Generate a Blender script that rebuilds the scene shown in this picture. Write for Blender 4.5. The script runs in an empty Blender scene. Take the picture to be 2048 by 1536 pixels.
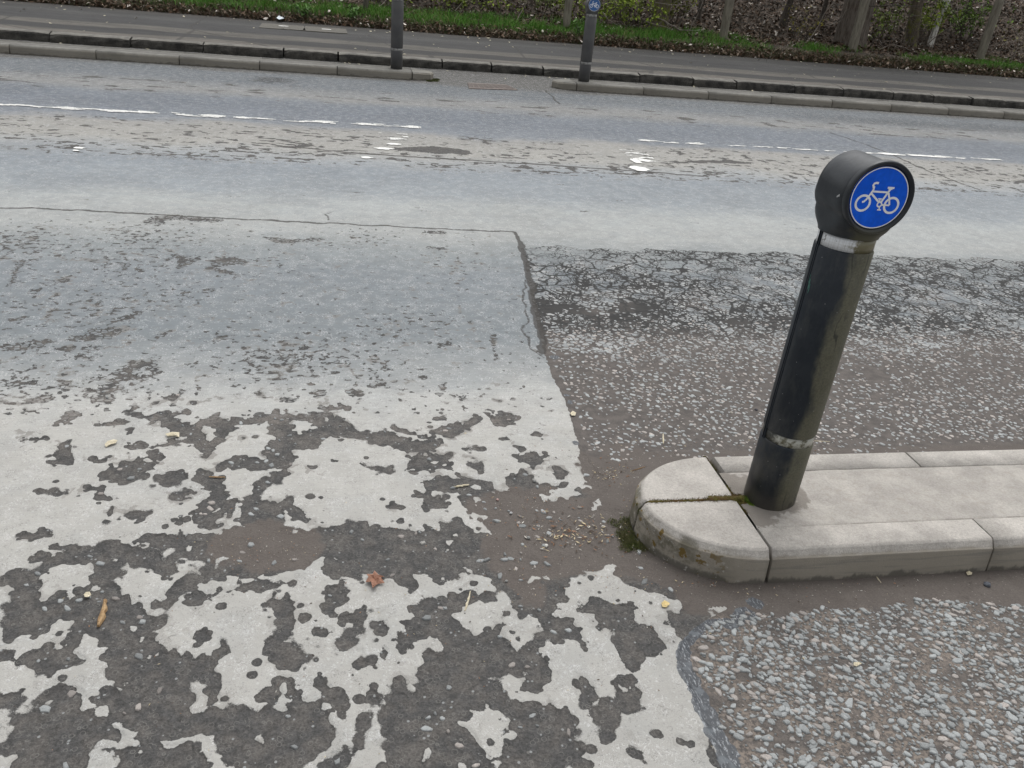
import bpy, bmesh, math, random
import numpy as np
from mathutils import Vector, Matrix
R_ = math.radians
random.seed(7); RNG = np.random.default_rng(11)
S = bpy.context.scene; C = S.collection

# ------------------------------------------------------------------ camera, sky, sun, exposure
PITCH, ROLL, YAW, FPX, CAMZ = .4757, -.0961, .2188, 1649.5, 1.55
_fw = np.array([math.sin(YAW)*math.cos(PITCH), math.cos(YAW)*math.cos(PITCH), -math.sin(PITCH)])
_rt = np.array([math.cos(YAW), -math.sin(YAW), 0.]); _dn = np.cross(_fw, _rt)
_c, _s = math.cos(ROLL), math.sin(ROLL)
RT, DN, FW = _c*_rt+_s*_dn, -_s*_rt+_c*_dn, _fw
cam = bpy.data.objects.new('camera', bpy.data.cameras.new('camera')); C.objects.link(cam)
cam.matrix_world = Matrix(((RT[0], -DN[0], -FW[0], 0), (RT[1], -DN[1], -FW[1], 0), (RT[2], -DN[2], -FW[2], CAMZ), (0, 0, 0, 1)))
cam.data.sensor_width = 36; cam.data.lens = 36*FPX/2048; cam.data.clip_start = .05; cam.data.clip_end = 600
S.camera = cam
SUN_EL, SUN_AZ = 64, 25        # degrees; azimuth from +y towards +x
W = bpy.data.worlds.new('World'); S.world = W; W.use_nodes = True
nt = W.node_tree; bg = nt.nodes['Background']
sky = nt.nodes.new('ShaderNodeTexSky'); sky.sky_type = 'NISHITA'; sky.sun_disc = False
sky.sun_elevation = R_(SUN_EL); sky.sun_rotation = R_(SUN_AZ); sky.dust_density = 4; sky.air_density = 1.2
hs = nt.nodes.new('ShaderNodeHueSaturation'); hs.inputs['Saturation'].default_value = .10
nt.links.new(sky.outputs[0], hs.inputs['Color']); nt.links.new(hs.outputs[0], bg.inputs['Color'])
bg.inputs['Strength'].default_value = .15
sun = bpy.data.objects.new('sun', bpy.data.lights.new('sun', 'SUN')); C.objects.link(sun)
sun.data.energy = .75; sun.data.angle = R_(50); sun.data.color = (1, .975, .94)
sd = Vector((math.sin(R_(SUN_AZ))*math.cos(R_(SUN_EL)), math.cos(R_(SUN_AZ))*math.cos(R_(SUN_EL)), math.sin(R_(SUN_EL))))
sun.rotation_euler = sd.to_track_quat('Z', 'Y').to_euler(); sun.location = (3, 8, 12)
S.view_settings.view_transform = 'Standard'; S.view_settings.look = 'None'; S.view_settings.exposure = 0.26; S.view_settings.gamma = 1
S.render.engine = 'CYCLES'

# ------------------------------------------------------------------ helpers
def at(px, py, z=0.):
    d = FW+RT*(px-1024)/FPX+DN*(py-768)/FPX
    t = (z-CAMZ)/d[2]; return (float(d[0]*t), float(d[1]*t))
def at_y(px, py, Y):
    d = FW+RT*(px-1024)/FPX+DN*(py-768)/FPX
    t = Y/d[1]; return (float(d[0]*t), float(CAMZ+d[2]*t))
def lin(c):
    return tuple(((v/255+.055)/1.055)**2.4 if v > 10 else v/255/12.92 for v in c)
def fade(t): return t*t*t*(t*(t*6-15)+10)
_perm = RNG.permutation(512).astype(np.int64)
_ga = RNG.random(512)*2*np.pi; _gx, _gy = np.cos(_ga), np.sin(_ga)
def pnoise(x, y):
    xi = np.floor(x).astype(np.int64); yi = np.floor(y).astype(np.int64); xf = x-xi; yf = y-yi
    def g(i, j):
        h = _perm[(_perm[(xi+i) & 511]+yi+j) & 511]; return _gx[h]*(xf-i)+_gy[h]*(yf-j)
    u, v = fade(xf), fade(yf); a, b, c, d = g(0, 0), g(1, 0), g(0, 1), g(1, 1)
    return (a+(b-a)*u)*(1-v)+(c+(d-c)*u)*v
def fbm(x, y, s, o=3, seed=0):
    r = 0; a = 1.
    for k in range(o):
        r = r+a*pnoise(x*s+seed*17.3+k*31.7, y*s+seed*9.1+k*11.3); s *= 2.03; a *= .5
    return r
def sstep(a, b, v):
    t = np.clip((v-a)/(b-a), 0, 1); return t*t*(3-2*t)

def mesh_np(name, V, faces, mat=None, parent=None, smooth=False, attrs=None, mats=None, mi=None):
    """faces: list of int arrays (n,k)."""
    V = np.asarray(V, np.float32); me = bpy.data.meshes.new(name)
    faces = [np.asarray(f, np.int32) for f in faces if len(f)]
    loops = np.concatenate([f.ravel() for f in faces]); cnt = np.concatenate([np.full(len(f), f.shape[1], np.int32) for f in faces])
    me.vertices.add(len(V)); me.vertices.foreach_set('co', V.ravel())
    me.loops.add(len(loops)); me.loops.foreach_set('vertex_index', loops)
    me.polygons.add(len(cnt)); me.polygons.foreach_set('loop_start', np.concatenate([[0], np.cumsum(cnt)[:-1]]).astype(np.int32))
    me.polygons.foreach_set('loop_total', cnt)
    if smooth: me.polygons.foreach_set('use_smooth', np.ones(len(cnt), bool))
    for m in (mats or [mat]):
        if m: me.materials.append(m)
    if mi is not None: me.polygons.foreach_set('material_index', np.asarray(mi, np.int32))
    for k, a in (attrs or {}).items():
        a = np.asarray(a, np.float32)
        if a.ndim == 1: at_ = me.attributes.new(k, 'FLOAT', 'POINT'); at_.data.foreach_set('value', a)
        else:
            at_ = me.attributes.new(k, 'FLOAT_COLOR', 'POINT')
            if a.shape[1] == 3: a = np.c_[a, np.ones(len(a), np.float32)]
            at_.data.foreach_set('color', a.astype(np.float32).ravel())
    me.update(calc_edges=True); me.validate()
    o = bpy.data.objects.new(name, me); C.objects.link(o)
    if parent: o.parent = parent
    return o
def from_bm(name, bm, mat, parent=None, smooth=False):
    bmesh.ops.recalc_face_normals(bm, faces=bm.faces)
    me = bpy.data.meshes.new(name); bm.to_mesh(me); bm.free()
    for m in (mat if isinstance(mat, (list, tuple)) else [mat]): me.materials.append(m)
    if smooth:
        me.polygons.foreach_set('use_smooth', [True]*len(me.polygons))
    o = bpy.data.objects.new(name, me); C.objects.link(o)
    if parent: o.parent = parent
    return o
def tag(o, label=None, cat=None, group=None, kind=None):
    if label: o['label'] = label
    if cat: o['category'] = cat
    if group: o['group'] = group
    if kind: o['kind'] = kind
    return o
def empty(name, loc, label, cat, group=None):
    o = bpy.data.objects.new(name, None); C.objects.link(o); o.location = loc; o.empty_display_size = .1
    return tag(o, label, cat, group)

class NT:
    def __init__(s, name, rough=.8):
        s.m = bpy.data.materials.new(name); s.m.use_nodes = True; s.t = s.m.node_tree; s.b = s.t.nodes['Principled BSDF']
        s.b.inputs['Roughness'].default_value = rough
        s.P = s.n('ShaderNodeTexCoord').outputs['Object']
    def n(s, k, **kw):
        x = s.t.nodes.new(k)
        for a, v in kw.items(): setattr(x, a, v)
        return x
    def put(s, sock, v):
        if isinstance(v, bpy.types.NodeSocket): s.t.links.new(v, sock)
        elif v is not None:
            if isinstance(v, (tuple, list)) and len(v) == 3 and sock.type == 'RGBA': v = tuple(v)+(1,)
            sock.default_value = v
    def m_(s, op, a, b=None, c=None, clamp=False):
        x = s.n('ShaderNodeMath', operation=op); x.use_clamp = clamp; s.put(x.inputs[0], a)
        if b is not None: s.put(x.inputs[1], b)
        if c is not None: s.put(x.inputs[2], c)
        return x.outputs[0]
    def add(s, a, b): return s.m_('ADD', a, b)
    def sub(s, a, b): return s.m_('SUBTRACT', a, b)
    def mul(s, a, b): return s.m_('MULTIPLY', a, b)
    def noise(s, sc, det=2, rough=.5, P=None, dist=0):
        x = s.n('ShaderNodeTexNoise'); s.put(x.inputs['Vector'], P or s.P); x.inputs['Scale'].default_value = sc
        x.inputs['Detail'].default_value = det; x.inputs['Roughness'].default_value = rough; x.inputs['Distortion'].default_value = dist
        return x.outputs['Fac']
    def vor(s, sc, feat='F1', P=None, rnd=1):
        x = s.n('ShaderNodeTexVoronoi', feature=feat); s.put(x.inputs['Vector'], P or s.P); x.inputs['Scale'].default_value = sc
        x.inputs['Randomness'].default_value = rnd; return x
    def ss(s, v, a, b, lo=0., hi=1.):
        x = s.n('ShaderNodeMapRange', interpolation_type='SMOOTHSTEP'); s.put(x.inputs['Value'], v)
        for k, q in zip(('From Min', 'From Max', 'To Min', 'To Max'), (a, b, lo, hi)): s.put(x.inputs[k], q)
        return x.outputs[0]
    def lp(s, v, a, b, lo=0., hi=1.):
        x = s.n('ShaderNodeMapRange'); s.put(x.inputs['Value'], v)
        for k, q in zip(('From Min', 'From Max', 'To Min', 'To Max'), (a, b, lo, hi)): s.put(x.inputs[k], q)
        return x.outputs[0]
    def mix(s, f, a, b, mode='MIX'):
        x = s.n('ShaderNodeMix', data_type='RGBA', blend_type=mode); s.put(x.inputs[0], f); s.put(x.inputs[6], a); s.put(x.inputs[7], b)
        return x.outputs[2]
    def attr(s, name, out='Fac'): return s.n('ShaderNodeAttribute', attribute_name=name).outputs[out]
    def scaleP(s, v, loc=(0, 0, 0)):
        x = s.n('ShaderNodeMapping'); s.put(x.inputs['Vector'], s.P); x.inputs['Scale'].default_value = v; x.inputs['Location'].default_value = loc; return x.outputs[0]
    def xyz(s, P=None):
        x = s.n('ShaderNodeSeparateXYZ'); s.put(x.inputs[0], P or s.P); return x.outputs
    def bump(s, h, d, strength=1.):
        x = s.n('ShaderNodeBump'); s.put(x.inputs['Height'], h); x.inputs['Distance'].default_value = d; x.inputs['Strength'].default_value = strength
        s.t.links.new(x.outputs[0], s.b.inputs['Normal'])
    def col(s, c): s.put(s.b.inputs['Base Color'], c); return s
def bright(t, c, f): return t.mix(1., c, f, 'MULTIPLY')
def grey(t, v):
    x = t.n('ShaderNodeCombineColor')
    for i in range(3): t.put(x.inputs[i], v)
    return x.outputs[0]

# ------------------------------------------------------------------ traced wear of the road: strokes (x, y, radius) in photo tiles, laid on the ground plane
TA = (0, 800, 2.087); TB = (600, 800, 2.087); TC = (1250, 1050, 2.566); TD = (0, 400, 2.0)
DARK = [
(TA, """560,60,12;625,75,22;680,70,32;740,55,22;780,50,14/830,90,26;890,80,35;950,110,40;1000,80,22/700,95,35;820,140,45;850,200,36;860,230,16;930,140,38/
640,195,16;740,170,24;830,160,30/545,195,20;575,188,24;600,195,14/640,225,26;670,245,18/1000,92,22;1100,75,32;1150,55,25;1170,110,58;1200,160,48;1150,205,58;1190,250,48;1085,265,38;980,258,34;920,282,22/
1150,60,18;1220,68,18;1300,72,20;1380,58,20;1400,95,38;1460,130,40/1200,180,42;1300,170,38;1350,150,28/1190,300,28;1150,330,32;1085,350,26;1080,390,20;1040,415,22/840,320,38;900,350,40;920,400,32;870,445,42;820,490,30;900,500,34;960,440,30/
1040,440,36;1130,450,34;1200,430,26;1230,465,28;1280,500,22/1040,480,50;1150,495,46/600,580,22;660,590,32;760,590,30;850,590,34;950,590,60;1050,590,85;1150,610,80;1250,610,65;1350,600,50;1440,610,55/
400,620,20;450,615,26;540,640,36;640,670,38;700,710,36;740,640,26;850,650,36;870,720,34;800,760,38;730,800,40;700,840,30;650,850,14/900,720,34;960,700,45;1040,680,60;1150,670,55;1250,650,50/800,830,28;870,815,22;920,790,16;1020,778,14;1090,772,24;1190,765,18;1220,765,10/
20,745,30;100,740,40;160,710,34;220,670,30;300,650,34;400,640,36;450,680,40;420,730,50;490,710,34/110,790,60;100,860,66;50,920,50;30,985,25;180,900,75;240,860,60;340,850,60;430,820,55;500,840,38;550,885,40;600,945,38;660,930,26;690,920,14/
390,900,80;470,950,70;500,1010,60;560,1050,48;640,1035,32;610,1010,26/320,970,36;300,1030,32;230,1060,40;150,1080,42;100,1090,24;250,1090,50;340,1085,20;200,1045,36/460,1070,40;480,1120,40;
540,1140,56;650,1130,66;760,1120,50;850,1130,46;895,1170,30;890,1240,28;915,1255,12/410,1245,28;480,1220,40;600,1220,80;700,1230,80;780,1250,45;720,1300,75;600,1300,70;500,1290,44;760,1330,45;640,1350,60;850,1340,42;950,1330,44;1060,1340,52/
0,1255,26;60,1255,36;100,1245,14/190,1225,16;230,1228,24;300,1235,36;345,1220,12/220,1280,36;300,1290,40;150,1320,50;80,1370,44;40,1450,34;180,1400,95;300,1400,85;390,1390,40;290,1480,90;140,1480,75;440,1370,36;480,1410,30/
950,1390,60;1050,1395,90;1180,1390,90;1290,1370,70;1350,1420,38;1210,1440,90;1050,1450,60;940,1430,50/1310,1300,44;1350,1340,36;1370,1380,26/520,1500,40;640,1500,60;750,1490,56;830,1530,40;610,1440,18;655,1420,22/1040,1500,60;1150,1510,42/1380,1520,40;1440,1490,34/
1085,1245,16;1140,1225,34;1175,1175,16;1200,1170,14;1215,1215,18/1245,1255,22;1300,1260,8/1345,1190,26;1365,1210,28;1420,1260,36/790,995,12;830,993,32;860,995,14/920,1048,32;890,1080,12/0,1072,20;45,1065,10/1130,845,26;1180,870,42;1195,930,36;1170,980,36;1120,1030,32;1200,1020,26;1230,1080,42;1160,1070,34;1275,1090,18/
1390,810,36;1430,800,28;1375,865,26/1430,920,22/1420,1005,22/1300,965,12;1340,970,16;1380,962,14/1270,915,20/1390,690,44;1440,700,38/95,50,18;70,58,8/240,90,16;290,62,24;335,52,14;270,100,12/400,100,10;450,98,12;520,90,26/540,50,18;565,35,12/540,128,14/
80,175,12;130,165,18;200,155,16/275,180,22;260,225,34;290,255,26;200,255,14/380,250,18;430,248,20/470,285,28;560,285,46;620,270,26;430,312,18;540,325,36;610,320,20/660,325,34;730,325,40;770,320,20/635,215,24;640,240,26/145,378,10;180,380,12;240,388,18;270,380,8/360,372,8;420,365,20;415,405,24;460,410,18/
560,490,18;590,475,28;620,465,12;520,475,12/715,400,18;760,398,32/70,562,10;140,558,24;210,565,12/465,465,12/205,615,12;260,608,16;315,608,14/125,655,14;165,655,22;190,652,12/690,522,16/760,508,18"""),
(TB, """0,75,10;80,85,30;140,110,38;60,150,44;0,170,36/150,130,30;250,150,26;350,140,26;300,170,20;400,170,36;460,190,36;540,190,28;580,170,18;390,115,16/90,30,14;130,35,20;200,40,16;160,15,12/570,75,18;600,72,14/560,130,20;620,125,36;690,110,24;740,75,26/780,60,10;810,85,20;850,90,30;900,70,20;830,60,18/
970,145,12;1000,145,16/840,158,10;870,158,10/690,205,12;760,205,16;800,203,6/430,290,18;480,270,26;550,240,28;620,235,22;560,280,24/625,270,16;440,300,10/440,235,12;500,228,12/245,262,8;300,280,18;370,290,26/45,275,16;70,276,16/140,257,8;165,257,10/
715,270,18;745,270,28;760,295,16/905,190,16;930,205,16;900,235,18;960,242,38;1015,235,18/530,345,22;600,350,42;670,345,32;710,335,26;665,315,14;790,355,30;760,385,22;690,390,28/880,340,28;940,325,34;960,370,42;930,400,36;1020,360,32;1090,355,18;1080,300,28/495,398,16;530,400,18/530,440,22;580,430,28;610,415,18/
720,420,56;800,440,60;900,440,70;1000,450,60;1100,450,70;1180,410,40;1250,350,45;1210,300,40;1180,240,24/850,520,80;950,560,110;1100,560,120;1250,560,110;1380,560,100/760,600,60;900,640,90;1050,640,90;1200,620,70;1350,610,70/380,445,14;420,445,14/385,500,10;410,500,14/
690,470,22;660,540,40;700,590,44;620,600,38;540,590,50;450,590,54;350,580,60;250,575,66;130,590,60;30,600,55/210,525,24;270,525,30;300,545,20/600,535,20;650,535,30/500,550,24;530,540,14/500,640,75;650,640,70;600,710,52;640,745,20;750,680,52;850,720,60;400,650,66;430,730,34;470,775,22;300,660,52;180,680,42;240,730,24;160,710,22/
900,780,60;950,850,60;900,840,34;1030,780,44;1090,805,28;1000,890,36;1050,920,28/640,815,30;700,835,32;790,830,26;640,860,36;560,860,42;480,865,20/490,930,42;430,990,28;420,1020,18;550,930,52;620,970,52;660,920,36;700,990,45;640,1040,44;760,980,40;810,955,24;830,1005,34/
560,1090,40;530,1060,22;540,1150,36;640,1110,62;720,1100,70;800,1080,70;880,1060,36;900,1100,42;980,1080,42;1010,1130,42;960,1190,34/960,1000,40;1020,960,40;1100,950,40;1150,965,30;1180,1010,22/
650,1200,72;560,1220,60;470,1220,40;425,1200,36;400,1250,40;480,1290,60;600,1290,80;700,1260,52;800,1225,50;870,1280,42;960,1300,52;1040,1300,42/390,1340,65;520,1380,95;620,1400,75;680,1470,80;560,1480,95;400,1440,60;410,1510,60;760,1510,42/890,1400,30;960,1370,60;1060,1390,66;1120,1345,40;1000,1450,76;900,1500,60;1120,1450,52;1160,1500,42/
150,830,44;110,870,20/170,920,16;210,910,22;262,892,22/235,960,36;170,1000,24;270,970,12;205,1020,20/340,955,34;305,960,10/60,968,24;120,955,16/355,1045,16/235,1105,18;300,1093,18/245,1045,12/90,1185,22;120,1210,24;180,1260,32/40,1330,56;70,1400,50;20,1290,28;0,1420,36/255,1370,40;250,1410,30;290,1330,18/170,1500,26;215,1475,20;120,1530,34/300,1240,30;330,1260,12/
860,905,24/1170,870,18;1240,860,34;1320,870,42;1370,905,34;1290,920,48;1350,950,40;1400,1000,34;1450,1010,28;1310,990,24;1380,1080,34/1195,1175,26;1215,1220,32;1190,1265,28/1280,1320,34;1200,1320,16;1340,1250,34;1270,1400,26/1345,1180,16;1395,1230,26;1380,1150,10/895,965,8;915,965,8;1110,735,24;1060,790,26;1090,700,42;1200,680,32;1270,670,30;1370,740,34;1440,740,44"""),
(TC, """0,470,40;30,440,30/0,600,60;110,560,50;150,600,40;60,620,42;160,650,20;50,660,40;190,620,24/320,480,40;260,500,32;210,490,10;350,450,38;400,410,45;300,560,40;330,620,22;370,680,20/130,300,50;250,330,40;400,330,50;500,350,50;560,330,50/0,230,40;60,220,60;150,250,60/280,1095,22;330,1110,16;340,1135,12/50,1170,30;90,1190,18/0,940,36;50,900,30;20,870,24/440,1150,24;470,1220,26/150,1075,10;190,1085,8"""),
(TD, """15,735,12;45,735,28;130,730,16;50,700,10/90,690,12;130,668,14/370,712,12;400,712,16/430,745,30;480,710,26;540,660,34;600,645,24;625,690,18;575,712,16;470,690,24/370,790,22;430,795,30;400,760,20;480,755,20/150,792,22;195,780,14/310,622,12;345,628,22;380,630,10/235,600,12;265,592,22;300,590,12/
0,580,12;50,590,28;110,590,24;180,568,22;150,600,14/290,550,18;350,550,28;430,540,26;470,520,20;370,525,20;515,512,8/340,597,14;400,595,14/455,487,12;510,470,22;570,445,12/50,482,12;90,475,12/120,365,14;160,355,10;140,382,10/205,322,10;260,325,18/30,350,12;90,245,16;130,245,12/
665,240,10;700,225,20;740,235,26;720,265,18;790,235,16/860,245,20;920,240,28;970,245,22;830,270,16;920,290,18;960,303,10/625,550,8;650,538,14;680,525,8/1130,662,12;1160,655,12;1215,630,14;1180,650,6/1975,545,14;1975,598,10;1985,635,8/1760,582,12;1800,575,12/1060,150,10;1110,160,20;1170,165,14;1290,155,12/
590,85,14;640,90,24;620,75,24;700,70,22;800,80,16;880,80,12/1770,130,16;1690,128,8/1710,190,10;1770,195,14/820,362,8;850,360,14/260,738,12;300,742,16/640,785,12;690,790,22;740,760,10/1040,772,16/1130,790,16;1175,800,20/1245,775,12;1290,773,18/1400,765,20;1440,775,20/1480,745,14;1550,738,10/1320,830,20;1360,835,18/1665,712,12;1700,708,14/1775,745,16/1820,790,10;1850,785,16/1240,737,10/640,630,8/750,658,10/870,550,10;910,545,8/1300,695,6;1340,693,10/1120,704,8"""),
]
LIGHT = [
(TA, """770,680,16;810,688,14;845,685,6;750,665,8/900,775,8;950,765,24;1000,755,16/260,980,32;250,1015,16/540,780,24;590,790,30;560,825,18;640,800,12/45,818,16/330,785,14/290,730,6;340,705,8/830,545,16;795,562,10/925,500,12;950,470,10/1005,372,28/1230,90,16;1290,105,22;1240,105,12/450,1450,30;425,1465,14/590,1472,16;625,1455,10/1090,1400,8;1100,1420,6/300,810,8/360,1030,18/370,1100,10;90,1030,0/230,1150,24;330,1150,22;420,1180,20;500,1195,10/1140,700,0"""),
(TB, """500,770,18;560,780,26;650,790,22;700,740,32;750,770,34;800,785,14;830,790,8;690,710,12/650,900,12;700,900,30;760,900,44;820,870,32;870,870,16;740,950,26/890,940,36;960,940,34;990,930,16;930,1000,24/895,1180,24;895,1225,26;950,1230,22;1010,1250,18/735,1325,24;790,1340,40;830,1390,34;815,1430,24;895,1398,12/525,1475,14;520,1500,8/685,1525,12/470,1198,12;430,1160,0/1020,405,12;1090,395,14;1150,385,12;1200,358,12/1000,340,8;1060,345,8;1120,342,8/740,407,12/620,600,14;655,575,10/730,540,14;700,500,22;640,430,26/515,590,8/1290,700,16;1310,690,10"""),
]
DIRT = [(TB, """1150,250,50;1250,330,90;1350,400,100;1400,300,120/760,470,60;900,470,110;1050,500,140;1250,560,150;1400,600,120/850,620,80;1000,640,90;1200,640,60;1350,680,40/900,720,60;960,780,50"""),
(TA, """950,600,60;1100,600,90;1250,620,80"""),
(TC, """100,180,90;300,290,60;450,330,60;600,360,60;800,370,40;1000,350,30""")]
def strokes(T):
    out = []
    for (ox, oy, s), txt in T:
        for st in txt.replace('\n', '').split('/'):
            q = []
            for p in st.split(';'):
                if not p.strip(): continue
                x, y, r = map(float, p.split(','))
                if r <= 0: continue
                px, py = ox+x/s, oy+y/s; a = at(px-r/s, py); b = at(px+r/s, py); c = at(px, py)
                q.append((c[0], c[1], math.dist(a, b)/2))
            if len(q) == 1: q = q*2
            out += list(zip(q[:-1], q[1:]))
    return out
AN = .60     # worn patches are a little longer across the road than along it
def field(segs, x, y, grow=1.):
    F = np.full(x.shape, -.2, np.float32)
    for (ax, ay, ar), (bx, by, br) in segs:
        ar *= grow; br *= grow; m = max(ar, br)*1.4+.05
        I = np.nonzero((x > min(ax, bx)-m) & (x < max(ax, bx)+m) & (y > min(ay, by)-m) & (y < max(ay, by)+m))[0]
        if not len(I): continue
        X, Y = x[I], y[I]; dx, dy = bx-ax, by-ay; L = dx*dx+dy*dy+1e-9
        t = np.clip(((X-ax)*dx+(Y-ay)*dy)/L, 0, 1)
        F[I] = np.maximum(F[I], ar+(br-ar)*t-np.hypot(X-ax-dx*t, (Y-ay-dy*t)*AN))
    return F
def poly_dist(pts, x, y, m=.3):
    F = np.full(x.shape, m, np.float32)
    for (ax, ay), (bx, by) in zip(pts[:-1], pts[1:]):
        I = np.nonzero((x > min(ax, bx)-m) & (x < max(ax, bx)+m) & (y > min(ay, by)-m) & (y < max(ay, by)+m))[0]
        X, Y = x[I], y[I]; dx, dy = bx-ax, by-ay
        t = np.clip(((X-ax)*dx+(Y-ay)*dy)/(dx*dx+dy*dy+1e-9), 0, 1)
        F[I] = np.minimum(F[I], np.hypot(X-ax-dx*t, Y-ay-dy*t))
    return F
EDGE_PX = [(1440, 1640), (1455, 1536), (1440, 1500), (1405, 1430), (1378, 1370), (1356, 1320), (1362, 1290), (1395, 1255), (1440, 1225), (1475, 1200), (1400, 1120), (1250, 1000), (1180, 940), (1160, 905), (1150, 870), (1140, 830), (1125, 790), (1105, 755), (1090, 710), (1078, 660), (1066, 610), (1056, 560), (1048, 515), (1038, 480), (1030, 463)]
EDGE = sorted([at(*p) for p in EDGE_PX], key=lambda p: p[1])
EY = np.array([p[1] for p in EDGE]); EX = np.array([p[0] for p in EDGE])
def edge_x(y): return np.interp(y, EY, EX)

TONE = [(.8, (182, 180, 177)), (1.6, (184, 182, 179)), (2.6, (190, 188, 185)), (2.85, (186, 186, 185)), (3.05, (160, 163, 165)), (3.4, (134, 140, 145)), (4.2, (137, 143, 149)), (4.6, (150, 155, 158)),
        (4.95, (176, 178, 178)), (5.5, (178, 181, 182)), (5.85, (157, 163, 169)), (6.5, (149, 156, 164)), (6.85, (168, 171, 174)), (7.2, (176, 174, 170)), (7.9, (168, 166, 163)), (8.15, (134, 140, 149)),
        (8.8, (118, 125, 136)), (9.3, (124, 131, 141)), (9.75, (150, 150, 150)), (10.1, (142, 144, 146)), (10.5, (118, 124, 131)), (11.2, (112, 118, 124)), (11.45, (100, 99, 97)), (12.9, (84, 82, 79)), (15, (80, 78, 75))]
def tone_at(x, y):
    yy = y+fbm(x, y, .9, 2, 5)*.14*np.clip(y/4, .4, 1.5)+fbm(x*.25, y, 6, 2, 8)*.09+fbm(x*.6, y, 14, 2, 18)*.07
    ys = [t[0] for t in TONE]; c = np.array([lin(t[1]) for t in TONE])/1.28
    return np.stack([np.interp(yy, ys, c[:, k]) for k in range(3)], 1)*np.stack([np.interp(y, [3, 5, 8, 11], [1, .95, .88, .80])]*3, 1)*np.array([[.985, .990, .965]])

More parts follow.
